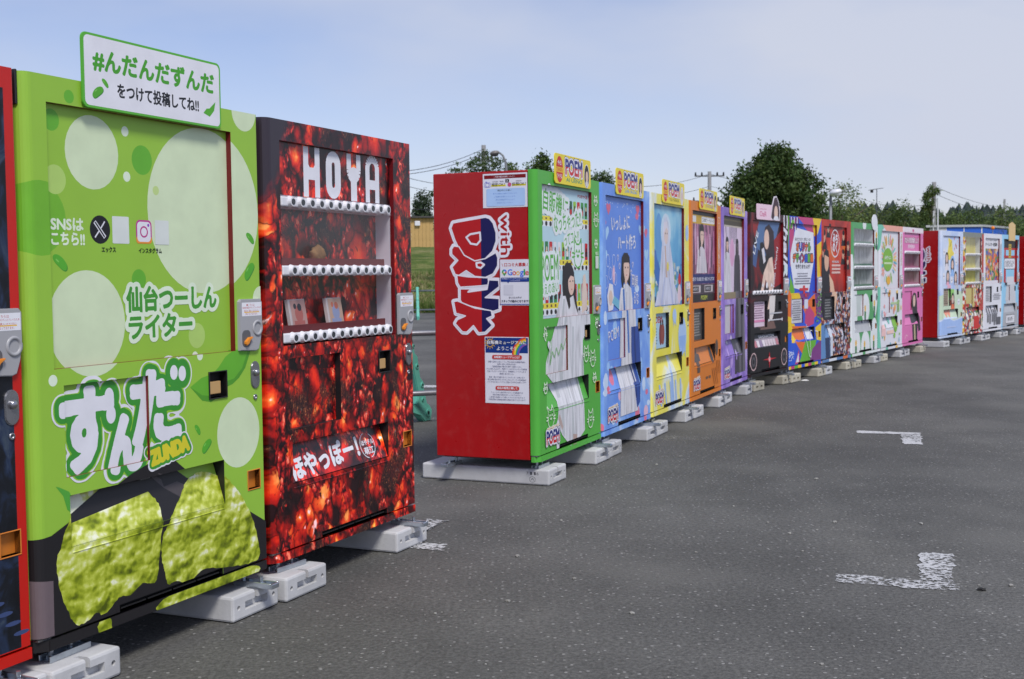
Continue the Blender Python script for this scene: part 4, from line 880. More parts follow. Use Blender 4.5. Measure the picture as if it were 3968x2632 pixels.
# green machine with its side in view
GR = vin('leaf_green', C(86, 178, 66)); LB = vin('display_pale_blue', C(190, 222, 232))
def d_green(P, t):
    rr_ = random.Random(4)
    P.text('POEM×池', .115, 1.640, .30, 1.664, C(180, 40, 44), .04); P.text('POEM×池', .79, 1.640, .98, 1.664, C(180, 40, 44), .04)
    for (v0, v1, y0, y1, b) in ((1.505, 1.612, 1.470, 1.500, 1.436), (1.232, 1.343, 1.197, 1.231, 1.163), (.962, 1.075, .926, .961, .884)):
        P.rect(.097, b, 1.001, y0, C(232, 238, 242)); P.rect(.105, y0, .985, y1, C(238, 222, 70))
        for k in range(12):
            u = .118+k*.073; cc = rr_.choice([C(40, 130, 70), C(150, 200, 60), C(206, 40, 44), C(232, 232, 236), C(60, 150, 70), C(28, 100, 66)])
            P.rr(u, v0, u+.052, v1, .008, cc); P.rect(u+.006, v0+.02, u+.046, v0+.055, rr_.choice([C(236, 232, 228), C(40, 34, 36), C(200, 40, 44), C(120, 190, 80)])); P.ell(u+.028, v0+.065, .012, .016, rr_.choice([C(230, 200, 180), C(44, 36, 40)]), 10)
            P.rect(u+.012, y0+.009, u+.040, y1-.009, C(120, 90, 50)); P.ell(u+.026, (y0+b)/2, .021, .016, C(40, 36, 38), 12)
    hal = C(232, 240, 240); gt = C(86, 176, 60)
    P.text('自販機に', .165, 1.515, .600, 1.650, gt, .015, [(.030, hal)], -6); P.text('なっちゃった?!', .345, 1.425, .850, 1.535, gt, .015, [(.026, hal)], 6); P.text('ってコト??', .53, 1.335, .800, 1.412, gt, .015, [(.024, hal)], 8)
    P.text('POEM', .118, 1.100, .415, 1.262, gt, .01, [(.024, hal)], 2); P.text('うえのあい', .115, 1.020, .415, 1.085, gt, .01, [(.020, hal)], 4)
    P.ell(.780, 1.262, .135, .085, hal); cat(P, .780, 1.262, .085, .012, gt)
    # printed figure in a white coat, running down over the lower half
    wc, ws = C(226, 226, 230), C(196, 200, 202)
    P.poly([(.46, 1.02), (.54, 1.035), (.70, 1.02), (.78, .90), (.95, .88), (.955, .80), (.88, .76), (.80, .70), (.82, .42), (.815, .30), (.83, .10), (.72, .055), (.55, .03), (.40, .12), (.36, .16), (.345, .045), (.30, .045), (.28, .17), (.33, .24), (.345, .34), (.27, .45), (.15, .52), (.16, .60), (.25, .72), (.34, .84)], mat=fab(P, wc))
    P.poly([(.50, .98), (.53, .98), (.42, .50), (.45, .10), (.40, .13), (.36, .52)], ws); P.poly([(.60, .80), (.63, .80), (.60, .30), (.64, .05), (.58, .05)], ws); P.poly([(.78, .60), (.81, .60), (.80, .30), (.77, .25)], C(176, 186, 180))
    P.poly([(.85, .88), (.95, .90), (.96, 1.00), (.92, 1.14), (.88, 1.13), (.85, 1.02)], C(228, 208, 194)); P.poly([(.33, .23), (.40, .15), (.42, .17), (.36, .26)], C(190, 168, 160)); P.poly([(.60, .10), (.68, .09), (.67, .03), (.60, .03)], C(186, 160, 150))
    hd = .205; cx, top = .600, 1.212
    P.poly([(cx-.115, 1.08), (cx-.105, 1.17), (cx-.05, top), (cx+.04, top), (cx+.09, 1.17), (cx+.12, 1.09), (cx+.13, 1.00), (cx+.17, .90), (cx+.16, .88), (cx+.11, .95), (cx+.085, 1.00), (cx+.02, .985), (cx+.03, .93), (cx, .91), (cx-.06, 1.0), (cx-.11, 1.0)], mat=fab(P, HAIR, HSC))
    P.ell(.648, 1.080, .058, .078, SKIN); P.poly([(.585, 1.10), (.60, 1.165), (.66, 1.175), (.705, 1.15), (.70, 1.12), (.64, 1.13)], HAIR); P.ell(.625, 1.092, .010, .006, HAIR, 10); P.ell(.678, 1.094, .010, .006, HAIR, 10); P.ell(.655, 1.040, .012, .004, C(196, 100, 100), 10)
    for (x, y, s_) in ((1.08, 1.63, .030), (1.085, 1.50, .042), (1.08, 1.34, .026), (.135, .77, .038), (1.085, .80, .03), (.20, .25, .060), (.94, .155, .055), (.86, .60, .048), (.99, .56, .05), (.11, .44, .03), (1.02, .43, .03)): cat(P, x, y, s_, .0075, WG)
    P.rr(1.055, 1.175, 1.118, 1.260, .004, C(214, 226, 214)); P.text('SNSはこちら', 1.055, 1.268, 1.118, 1.29, WG, .03)
    heart(P, .215, .70, .040, C(226, 226, 230)); P.stroke([(.175, .60), (.20, .66), (.235, .745), (.245, .70), (.22, .58), (.26, .66), (.30, .62), (.33, .68), (.37, .63), (.42, .70), (.45, .66), (.50, .73)], .006, gt)
    poem_logo(P)
mg = machine('green', 'A2', 6.735, GR, 'green vending machine with white cat doodles and a figure in a white coat', d_green, panel=LB)
poem_sign(mg, 'AI UENO', C(40, 150, 130)); drink_side(mg, True)

BLW = cloudy('blue_bokeh_wrap', [(.3, C(96, 138, 226)), (.5, C(118, 162, 236)), (.62, C(146, 188, 244)), (.75, C(216, 230, 250))], 4, 4, .5)
BLP = vin('sky_blue_panel', C(98, 142, 228))
def d_blue(P, t):
    r_ = random.Random(9); ht = [C(220, 110, 140), C(170, 210, 244), C(236, 170, 190), C(200, 224, 248)]
    for k in range(34): P.ell(r_.uniform(0, WD), r_.uniform(.0, .55) if k < 26 else r_.uniform(.6, 1.7), r_.uniform(.02, .06), r_.uniform(.02, .07), r_.choice([C(226, 120, 150), C(160, 200, 246), C(206, 226, 250), C(120, 160, 236), C(232, 190, 210)]), 16)
    for k in range(30): P.ell(r_.uniform(.1, 1.0), 1.66-abs(r_.gauss(0, .035)), .006, .006, C(210, 226, 250), 8)
    for (x, y, s_, c_) in ((.22, 1.60, .05, 0), (.92, 1.62, .05, 0), (.13, 1.49, .04, 0), (.17, 1.43, .06, 1), (.14, 1.27, .05, 1), (1.06, 1.45, .045, 0), (1.07, 1.28, .06, 1), (.99, 1.47, .05, 1)): heart(P, x, y, s_, ht[c_])
    P.text('いっしょに', .285, 1.455, .715, 1.560, WHITE, .015, [(.006, C(120, 150, 216))], 4, stamps=6); P.text('ハート作ろ', .430, 1.315, .860, 1.425, WHITE, .015, [(.006, C(120, 150, 216))], 2, stamps=6)
    for (x, y) in ((.20, 1.23), (.33, 1.23), (.25, 1.14), (.36, 1.10), (.16, 1.08)): P.stroke(ell(x, y, .035, .045, 14), .006, C(206, 222, 250), closed=True)
    for (x, y) in ((.42, 1.25), (.46, 1.19), (.78, 1.20), (.74, 1.14)): P.stroke([(x-.02, y+.01), (x-.01, y+.025), (x, y+.01), (x+.01, y+.025), (x+.02, y+.01), (x, y-.02)], .005, WHITE, closed=True)
    P.text('岡崎', .755, 1.035, .905, 1.130, WHITE, .01, rot=-4); P.text('るな', .80, .905, .925, 1.00, WHITE, .01, rot=-4)
    P.poly([(.17, .98), (.22, 1.07), (.30, 1.06), (.33, .95), (.30, .88), (.20, .87)], WHITE); P.ell(.25, .965, .045, .055, C(226, 200, 186)); P.poly([(.28, .93), (.46, .87), (.48, .93), (.33, .98)], C(120, 190, 216))
    person(P, .610, 1.290, .20, .75, .10, dress=C(224, 224, 230), long=.75, sh=.80, hemw=1.1)
    P.poly([(.53, 1.02), (.57, 1.03), (.60, .80), (.62, .55), (.585, .55), (.55, .85)], C(70, 120, 196)); P.poly([(.66, .74), (.86, .74), (.90, .44), (.88, .16), (.80, .12), (.70, .40), (.66, .55)], mat=fab(P, C(44, 78, 160))); P.poly([(.72, .74), (.76, .74), (.80, .20), (.77, .2)], C(30, 54, 120))
    P.text('POEM', .165, .665, .40, .745, WHITE, .0, rot=8); P.poly([(.52, .55), (.66, .55), (.66, .13), (.60, .11), (.48, .15)], mat=fab(P, C(226, 224, 228)))
    poem_logo(P)
mb = machine('blue', 'A2', 7.94, BLW, 'blue vending machine with hearts, bubbles and white handwriting', d_blue, panel=BLP, inner=BLP, eps=1.2e-5)
poem_sign(mb, 'LUNA OKAZAKI', C(120, 170, 226), x0=.30, x1=.97)

YW = cloudy('yellow_watercolour_wrap', [(.35, C(238, 226, 66)), (.50, C(242, 232, 110)), (.58, C(228, 236, 232)), (.72, C(150, 186, 236))], 2.6, 4, 1.0)
SEA = cloudy('undersea_panel', [(.3, C(70, 140, 200)), (.5, C(104, 176, 216)), (.7, C(170, 216, 232))], 2.2, 5, .8)
def d_yellow(P, t):
    r_ = random.Random(2)
    for k in range(90): P.ell(r_.uniform(.10, .34) if k % 2 else r_.uniform(.70, .99), r_.uniform(.88, 1.22), r_.uniform(.01, .03), r_.uniform(.01, .035), r_.choice([C(150, 190, 190), C(60, 110, 150), C(206, 226, 226), C(96, 150, 120), C(40, 80, 130), C(210, 200, 170)]), 9)
    P.poly([(.12, 1.35), (.25, 1.30), (.36, 1.10), (.30, 1.0), (.15, 1.15)], C(54, 112, 190))
    P.ell(.30, 1.42, .10, .2, C(96, 160, 214), 20); wc = C(216, 220, 238)
    P.ell(.505, 1.475, .150, .150, C(206, 226, 240)); P.poly([(.40, 1.42), (.44, 1.56), (.51, 1.605), (.58, 1.55), (.63, 1.38), (.72, 1.20), (.76, 1.05), (.95, .875), (.17, .875), (.28, 1.0), (.34, 1.20)], mat=fab(P, wc))
    P.ell(.510, 1.45, .060, .080, C(226, 204, 196)); P.poly([(.43, 1.45), (.46, 1.55), (.54, 1.56), (.58, 1.48), (.52, 1.51)], C(226, 222, 232)); P.ell(.49, 1.46, .010, .007, HAIR, 8); P.ell(.54, 1.46, .010, .007, HAIR, 8)
    P.poly([(.46, 1.36), (.50, 1.36), (.52, 1.24), (.55, 1.10), (.50, 1.10)], C(206, 178, 166)); P.ell(.56, 1.19, .03, .04, C(232, 216, 90)); P.poly([(.45, 1.10), (.48, 1.10), (.40, .88), (.34, .88)], C(188, 196, 226)); P.poly([(.60, 1.10), (.62, 1.10), (.74, .88), (.68, .88)], C(188, 196, 226))
    P.ell(.93, 1.08, .05, .05, C(206, 60, 70)); P.ell(.92, .96, .06, .08, C(232, 206, 214))
    P.rect(.137, .529, .511, .812, C(176, 212, 232)); P.text('POEM', .15, .735, .40, .785, C(190, 50, 50), .05); P.ell(.36, .64, .05, .09, C(130, 60, 60)); P.ell(.42, .64, .05, .09, C(150, 80, 70)); P.ell(.36, .735, .02, .025, C(70, 50, 50)); P.ell(.42, .735, .02, .025, C(70, 50, 50)); P.lines(.15, .56, .26, .70, 6, C(60, 90, 130), r_)
    jb = C(176, 204, 242); P.ell(.93, .60, .13, .16, jb); P.poly([(.82, .60), (1.04, .60), (1.03, .40), (.98, .52), (.93, .42), (.88, .52), (.84, .44)], C(150, 186, 238)); P.ell(.68, .78, .06, .06, jb); P.poly([(.64, .78), (.72, .78), (.73, .69), (.68, .73), (.65, .68)], jb); P.ell(1.09, 1.48, .05, .07, jb)
    for k in range(5): P.poly([(.20+.16*k, .24), (.24+.16*k, .24), (.30+.15*k, .06), (.26+.15*k, .06)], C(166, 198, 242))
    poem_logo(P)
my = machine('yellow', 'A2', 9.138, YW, 'yellow vending machine with pale blue jellyfish and a white undersea figure', d_yellow, inn=.028, panel=SEA, eps=1.2e-5)
poem_sign(my, 'YUU YAMADA', C(150, 150, 60), hair=C(220, 216, 222), x0=.30, x1=.97)

OW = vin('tangerine', C(222, 126, 36)); STG = cloudy('stage_print', [(.3, C(52, 40, 56)), (.45, C(120, 70, 100)), (.58, C(196, 130, 160)), (.72, C(214, 196, 216))], 7, 4, .4, sc=(2.2, .3, .5))
def d_orange(P, t):
    r_ = random.Random(6)
    P.rect(.097, 1.655, 1.001, 1.686, C(30, 28, 30)); P.rect(.097, 1.575, 1.001, 1.655, C(206, 166, 40)); P.rect(.11, 1.588, .30, 1.645, C(226, 226, 226)); P.rect(.50, 1.588, .99, 1.645, C(232, 232, 232)); P.text('ご当地フードパーク', .52, 1.600, .97, 1.632, C(50, 50, 60), .02)
    for k in range(12): P.rect(.12+.075*k, 1.14+r_.uniform(0, .1), .15+.075*k, 1.46+r_.uniform(0, .08), r_.choice([C(206, 130, 170), C(80, 60, 90), C(226, 176, 206), C(236, 214, 226)]))
    person(P, .50, 1.578, .18, 1.25, 1.13, dress=C(226, 216, 222), long=1.1, sh=.85, hemw=1.1)
    P.rect(.097, 1.035, 1.001, 1.122, C(38, 44, 106)); P.text('一番好き！私の東北 また一緒にたべにきてね！', .12, 1.060, .98, 1.095, WHITE, .02); P.rect(.097, .945, 1.001, 1.03, C(70, 62, 70))
    for x in (.14, .60): P.rect(x, .955, x+.32, 1.02, C(200, 190, 190)); P.rect(x+.02, .962, x+.25, 1.012, C(66, 62, 66)); P.text('HERO', x+.05, .975, x+.22, 1.0, C(200, 200, 206), .02)
    P.rect(.097, .870, 1.001, .943, C(34, 32, 36)); P.text('POEM', .47, .888, .70, .925, C(190, 200, 60), .05)
    P.text('ア\nイ\nド\nル\n自\n販\n機\nを\n集\nめ\nる\n旅', 1.06, 1.13, 1.10, 1.66, WHITE, .03)
    P.rect(.137, .529, .511, .812, C(84, 82, 80)); P.lines(.18, .56, .46, .78, 9, C(170, 166, 160), r_)
    P.rect(.24, .235, .34, .465, C(92, 78, 70)); P.rect(.18, .335, .40, .400, C(84, 76, 74)); P.ell(.975, .425, .055, .075, C(96, 78, 66)); P.ell(.83, .36, .05, .08, C(90, 80, 78)); P.ell(.83, .36, .03, .05, C(60, 56, 56))
    for k in range(3): P.poly([(.78+.07*k, .235), (.80+.07*k, .235), (.89+.07*k, .075), (.88+.07*k, .075)], C(150, 76, 20))
    for k in range(3): P.poly([(.95+.06*k, .30), (.965+.06*k, .30), (1.02+.06*k, .17), (1.01+.06*k, .17)], C(150, 76, 20))
    P.rr(.55, .155, .63, .178, .004, C(110, 86, 70)); P.rr(.66, .155, .74, .178, .004, C(110, 86, 70)); poem_logo(P)
mo_ = machine('orange', 'A2', 10.338, OW, 'orange vending machine with a pop stage photo and scratch marks', d_orange, inn=.028, panel=STG, eps=1.5e-5)
poem_sign(mo_, 'YUI WATANABE', C(190, 150, 170), x0=.30, x1=.97)

PUW = cloudy('violet_wrap', [(.32, C(120, 92, 176)), (.5, C(150, 120, 206)), (.64, C(176, 150, 222)), (.78, C(226, 216, 240))], 4, 5, .8)
def d_purple(P, t):
    r_ = random.Random(8)
    P.rect(.097, 1.60, 1.001, 1.686, C(70, 62, 36)); 
    for k in range(22): P.ell(.115+.041*k, 1.655, .016, .012, C(136, 122, 76), 8)
    P.rect(.097, 1.585, 1.001, 1.602, C(196, 186, 170)); P.rect(.097, .93, 1.001, 1.585, C(226, 206, 226))
    for k in range(9): P.poly([(.25+.06*k, 1.585), (.28+.06*k, 1.585), (.30+.052*k, 1.42), (.285+.052*k, 1.42)], r_.choice([C(80, 66, 96), C(206, 196, 216), C(120, 100, 136)]))
    P.ell(.54, 1.33, .10, .14, C(226, 170, 206)); person(P, .32, 1.485, .13, 1.15, .93, dress=C(232, 228, 234), long=1.2, sh=1.05, hemw=1.5)
    person(P, .77, 1.475, .13, 1.15, .10, dress=C(70, 66, 76), shade=C(54, 50, 58), long=1.3, sh=1.0, hemw=1.6, skin=C(90, 80, 86))
    P.rect(.097, .870, .70, .935, C(150, 136, 106)); P.poly([(.70, .94), (1.0, .94), (1.06, .10), (.78, .10)], mat=fab(P, C(112, 108, 116))); P.poly([(.84, .94), (.90, .94), (.95, .10), (.86, .10)], C(70, 68, 76))
    P.rect(.137, .529, .40, .812, C(206, 200, 206)); P.poly([(.40, .812), (.43, .812), (.43, .529), (.40, .529)], C(150, 30, 50))
    for k in range(14): P.ell(r_.uniform(.1, .7), r_.uniform(.05, .5), r_.uniform(.01, .05), r_.uniform(.02, .06), r_.choice([C(226, 216, 240), C(190, 160, 226), C(130, 100, 190)]), 10)
    poem_logo(P)
mp_ = machine('purple', 'A2', 11.540, PUW, 'purple vending machine with two printed figures, one white and one in shadow', d_purple, eps=1.5e-5)
poem_sign(mp_, 'KISA MINAMI', C(150, 160, 200), x0=.31, x1=.98)

# second stretch, turned a little towards the lot
KW = cloudy('black_red_wrap', [(.35, C(26, 20, 24)), (.52, C(44, 18, 24)), (.62, C(112, 20, 26)), (.74, C(160, 30, 36))], 3.0, 4, 1.2)
def d_black(P, t):
    P.rect(0, .04, WD, .56, C(26, 24, 26)); P.rect(0, 0, WD, .0342, C(26, 24, 26))
    P.poly([(.30, 1.688), (.95, 1.688), (.80, 1.45), (.50, 1.30), (.25, 1.40)], C(86, 116, 160)); P.poly([(.10, 1.68), (.33, 1.68), (.20, 1.50)], C(150, 40, 40)); P.poly([(.10, 1.45), (.30, 1.38), (.24, 1.18), (.10, 1.22)], C(70, 92, 140)); P.poly([(.70, 1.45), (1.0, 1.60), (1.0, 1.0), (.76, .95)], C(150, 26, 34))
    P.poly([(.45, 1.42), (.50, 1.62), (.62, 1.66), (.76, 1.58), (.80, 1.30), (.70, 1.22), (.55, 1.30)], C(52, 38, 46)); P.ell(.55, 1.49, .075, .11, SKIN)
    P.poly([(.36, 1.45), (.44, 1.46), (.50, 1.30), (.62, 1.34), (.70, 1.24), (.66, 1.12), (.42, 1.10), (.32, 1.20)], C(34, 30, 34)); P.poly([(.40, 1.38), (.47, 1.40), (.52, 1.25), (.46, 1.22)], C(222, 220, 226)); P.poly([(.62, 1.28), (.72, 1.30), (.78, 1.10), (.74, .92), (.62, .72), (.52, .72), (.62, .95), (.52, 1.05), (.45, .90), (.38, .92), (.46, 1.12)], mat=fab(P, C(236, 206, 188), (1.5, .3, .6), 7))
    P.poly([(.58, .86), (.76, .88), (.74, .70), (.66, .60), (.58, .60)], C(226, 218, 214)); P.poly([(.30, .50), (.78, .50), (.70, .60), (.38, .60)], C(120, 92, 84)); P.poly([(.30, 1.00), (.40, 1.02), (.38, .93), (.28, .93)], C(24, 22, 26))
    P.text('ChaiR', .70, 1.40, 1.46, 1.52, WHITE, .06, [(.010, C(40, 20, 24))], -90, shear=.2, stamps=6); P.text('Hello World', .56, 1.14, 1.06, 1.19, WHITE, .02, rot=75); P.text('LIVE', .10, 1.42, .36, 1.48, C(220, 224, 232), .05, rot=65)
    P.rr(1.04, 1.11, 1.12, 1.21, .004, C(216, 236, 232)); P.rect(.05+.09, .535, .50, .81, C(228, 206, 220)); P.lines(.16, .62, .48, .80, 7, C(150, 110, 140)); P.rect(.14, .585, .50, .61, C(226, 140, 180))
    for x in (.108, 1.03): P.ell(x, .165, .095, .098, C(206, 176, 176)); P.ell(x, .165, .082, .085, C(44, 40, 44)); P.ell(x, .165, .05, .052, C(80, 78, 84)); P.ell(x, .165, .025, .026, C(30, 28, 32))
    P.poly([(.38, .168), (.55, .178), (.575, .25), (.60, .178), (.80, .168), (.60, .155), (.575, .06), (.55, .155)], C(190, 30, 44)); P.ell(.575, .166, .03, .03, C(240, 160, 160))
    P.rect(.16, .345, .90, .405, C(150, 140, 150)); r_ = random.Random(1)
    for k in range(9): P.rect(.17+.08*k, .315, .24+.08*k, .385, r_.choice([C(220, 210, 216), C(190, 120, 130), C(150, 130, 160), C(206, 190, 196)]))
    P.text('GRADUATION', .34, .41, .80, .435, WHITE, .04)
    for (a, b) in ((.60, .665), (.56, .59)): P.rect(a, b, .96, b+.014, C(200, 200, 206))
    P.ell(.55, .597, .016, .016, WHITE); P.ell(.96, .597, .014, .02, WHITE)
    P.ell(.55, .985, .03, .035, WHITE, 12); P.poly([(.40, .985), (.45, 1.015), (.45, .955)], WHITE); P.poly([(.72, .985), (.67, 1.015), (.67, .955)], WHITE)
mk = machine('black', 'B', 12.175, KW, 'black and red vending machine with loudspeaker prints at the foot', d_black, inn=.028, flap=vin('black_flap', C(44, 42, 46)), eps=2.5e-5, full=False)
button_strip(mk, .908, .09, .97, 10)
def s_chair(P):
    P.text('ChaiR', .265, 1.735, .455, 1.790, C(206, 70, 130), .01); P.text('GRADUATION', .265, 1.808, .455, 1.822, C(206, 130, 160), .0)
    P.poly([(.60, 1.735), (.64, 1.85), (.70, 1.95), (.76, 1.96), (.82, 1.90), (.85, 1.80), (.84, 1.71), (.66, 1.70)], C(66, 40, 52)); P.ell(.745, 1.79, .055, .075, SKIN); P.poly([(.66, 1.705), (.84, 1.705), (.80, 1.75), (.70, 1.75)], WHITE)
sgc = sign(mk, .175, 1.700, .870, 1.868, vin('sign_pink', C(238, 206, 220)), s_chair, eps=2.5e-5)
obj('sign_cutout', plate('sign_cutout', [(x, z+Z0) for x, z in [(.585, 1.735), (.63, 1.86), (.69, 1.965), (.76, 1.975), (.83, 1.91), (.865, 1.80), (.865, 1.705), (.60, 1.705)]], -.0121, -.0062), vin('cutout_pale', C(222, 214, 220)), sgc)

BCK = vin('cobalt_base', C(44, 86, 206))
def d_colour(P, t):
    cs = dict(b=C(40, 90, 210), p=C(196, 66, 122), y=C(238, 200, 40), o=C(230, 112, 36), g=C(104, 180, 50), v=C(126, 60, 130), r=C(206, 50, 60))
    for k, pts in (('g', [(0, 1.1), (.06, 1.77), (0, 1.77)]), ('p', [(.05, 1.66), (.30, 1.77), (.22, 1.30), (.08, 1.15)]), ('p', [(.33, 1.77), (.85, 1.77), (.98, 1.55), (.70, 1.62)]), ('y', [(.85, 1.77), (1.168, 1.77), (1.05, 1.60), (.98, 1.55)]), ('b', [(.25, 1.70), (.40, 1.74), (.98, 1.52), (.95, 1.50), (.3, 1.62)]),
                   ('b', [(.95, 1.2), (1.168, 1.77), (1.168, 1.0)]), ('y', [(1.0, 1.45), (1.168, 1.5), (1.168, 1.1), (1.02, 1.0)]), ('o', [(1.08, 1.3), (1.168, 1.35), (1.168, .95)]), ('b', [(0, 1.15), (.10, 1.2), (.22, .88), (0, .95)]), ('g', [(.10, 1.15), (.30, .90), (.22, .84), (.05, .9)]), ('o', [(0, .95), (.12, .88), (.12, .45), (0, .5)]),
                   ('y', [(.12, .88), (.45, .88), (.52, .70), (.14, .66)]), ('v', [(.40, .87), (.80, .88), (.52, .70)]), ('o', [(.50, .72), (.95, .87), (1.0, .60), (.72, .50)]), ('v', [(.92, .90), (1.168, .85), (1.168, .55), (1.0, .58)]), ('b', [(.50, .70), (.66, .56), (.60, .46), (.50, .46)]), ('y', [(0, .62), (.14, .60), (.30, .45), (0, .42)]), ('o', [(.14, .50), (.66, .48), (.60, .30), (.30, .34)]), ('y', [(.14, .45), (.42, .40), (.30, .30), (.12, .30)]), ('w', [(.66, .48), (.86, .44), (.90, .32), (.68, .32)]),
                   ('b', [(0, .42), (.20, .30), (.30, .05), (0, .05)]), ('o', [(.25, .32), (.75, .28), (.55, .12)]), ('g', [(.60, .30), (1.0, .30), (.85, .06), (.40, .06)]), ('v', [(.85, .20), (1.168, .30), (1.168, .05), (.75, .05)]), ('y', [(.95, .45), (1.168, .50), (1.168, .28), (1.0, .30)]), ('p', [(.25, .05), (.42, .05), (.38, .22)]), ('w', [(.28, .07), (.38, .07), (.37, .18)]), ('p', [(.60, .66), (.74, .72), (.92, .62), (.90, .50), (.70, .47), (.58, .52)])):
        P.poly(pts, WHITE if k == 'w' else cs[k])
    rail = ['y', 'p', 'g', 'y', 'b']
    for k in range(10): P.rect(WD*k/10, 0, WD*(k+1)/10, .0342, cs[rail[k % 5]])
    P.poly([(.32, 1.645), (.94, 1.598), (.966, 1.29), (.78, .885), (.267, .94), (.125, 1.29)], C(230, 232, 240))
    P.text('あなただけの！世界に1つの！', .30, 1.490, .84, 1.530, C(60, 60, 72), .03); cc = [cs[k] for k in 'obpogvrbg']
    for row_, v0, tx in ((0, 1.375, 'オリジナル'), (1, 1.245, 'デザイン自販機')):
        n = len(tx); a = .34 if row_ == 0 else .23; b = .84 if row_ == 0 else .93; w = (b-a)/n
        for k, ch in enumerate(tx): P.text(ch, a+w*k+.008, v0, a+w*(k+1)-.008, v0+.092, cc[(k+row_*3) % 9], .06, [(.012, C(70, 60, 90))], stamps=6)
    P.text('を作りませんか？', .32, 1.165, .82, 1.215, C(60, 60, 72), .05); P.lines(.28, .975, .84, 1.12, 5, C(130, 130, 146)); P.rect(.45, .905, .75, .935, cs['r']); P.rect(.57, .83, .64, .965, cs['r'])
    for k in range(7): P.poly([(.04+.05*k, 1.76), (.07+.05*k, 1.76), (.08+.045*k, 1.62), (.06+.045*k, 1.62)], WHITE if k % 2 else cs['v'])
    P.ell(.16, 1.68, .05, .05, cs['g']); P.rect(.55, .69, .68, .80, C(214, 218, 236)); P.rect(.135, .53, .50, .81, C(206, 206, 212)); P.lines(.16, .56, .48, .79, 9, C(120, 120, 130)); r_ = random.Random(3)
    for k in range(60): P.ell(r_.uniform(.97, 1.15), r_.uniform(.52, .86), .012, .010, r_.choice([C(70, 150, 50), C(130, 200, 90), C(110, 60, 120)]), 8)
    for k in range(24): P.stroke([(r_.uniform(.02, .2), r_.uniform(.1, .22)), (r_.uniform(.02, .2), r_.uniform(.1, .22))], .006, C(206, 222, 250))
    P.stroke([(.60, .50), (.62, .30), (.72, .12), (.78, .10), (.74, .30), (.86, .42), (1.02, .40), (1.0, .30)], .010, WHITE)
machine('colour', 'B', 13.320, BCK, 'multicoloured vending machine of bright polygons around a white hexagon of text', d_colour, eps=2.5e-5, full=False)

MVW = collage('crowd_collage', [C(40, 30, 36), C(200, 196, 206), C(150, 60, 50), C(60, 60, 110), C(220, 160, 120), C(90, 40, 30), C(206, 206, 220), C(30, 26, 30)], 26)
MVT = cloudy('red_film_panel', [(.3, C(110, 20, 14)), (.5, C(186, 40, 24)), (.62, C(206, 60, 26)), (.76, C(240, 150, 60))], 2.6, 4, .6)
def d_film(P, t):
    P.rect(0, 1.02, WD, HT, mat=P.mat(MVT)); r_ = random.Random(12)
    for (x, y, s_) in ((.17, 1.56, .10), (.33, 1.66, .07), (.10, 1.36, .10), (.93, 1.58, .08), (1.05, 1.45, .08), (.92, 1.34, .08), (1.04, 1.26, .07)): P.poly([(x-s_*1.2, y-s_*1.6), (x-s_*.7, y-s_*.3), (x+s_*.7, y-s_*.3), (x+s_*1.2, y-s_*1.6)], C(34, 28, 32)); P.ell(x, y, s_*.55, s_*.75, C(206, 160, 134)); P.ell(x, y+s_*.5, s_*.6, s_*.4, C(30, 24, 26))
    P.poly([(0, 1.25), (.20, 1.38), (.36, 1.30), (.42, 1.00), (.30, .60), (.10, .52), (0, .7)], C(30, 26, 36)); P.ell(.27, 1.27, .085, .14, C(222, 178, 150)); P.poly([(.36, 1.10), (.52, 1.0), (.62, .80), (.52, .60), (.44, .75), (.40, .95)], C(230, 190, 160)); P.poly([(.16, 1.34), (.24, 1.42), (.34, 1.38), (.36, 1.30), (.22, 1.33)], C(26, 22, 26))
    P.stroke(ell(.592, 1.48, .165, .170, 30), .016, WHITE, closed=True); P.text('みち\nのく', .50, 1.37, .685, 1.60, WHITE, .05, rot=-4); P.text('MICHINOKU', .48, 1.235, .74, 1.262, WHITE, .03)
    for k in range(3): P.rect(.46, 1.10+.045*k, .80, 1.125+.045*k, C(226, 190, 180))
    P.rect(.137, .529, .511, .812, C(50, 50, 54)); P.lines(.17, .55, .48, .79, 7, C(150, 150, 150)); P.poly([(0, .46), (.30, .50), (.36, .05), (0, .05)], C(96, 140, 190)); P.poly([(.12, .46), (.30, .46), (.34, .05), (.18, .05)], C(44, 60, 96)); P.poly([(.34, .46), (.46, .46), (.44, .05), (.36, .05)], C(210, 216, 226)); P.rect(0, 0, WD, .0342, C(90, 130, 180)); P.rect(.3, 0, .6, .0342, C(220, 226, 234)); P.rect(.85, 0, 1.05, .0342, C(216, 110, 50))
machine('film', 'B', 14.483, MVW, 'fiery red vending machine with a white oval emblem above a crowd collage', d_film, inn=.028, panel=MVT, eps=2.5e-5, full=False)

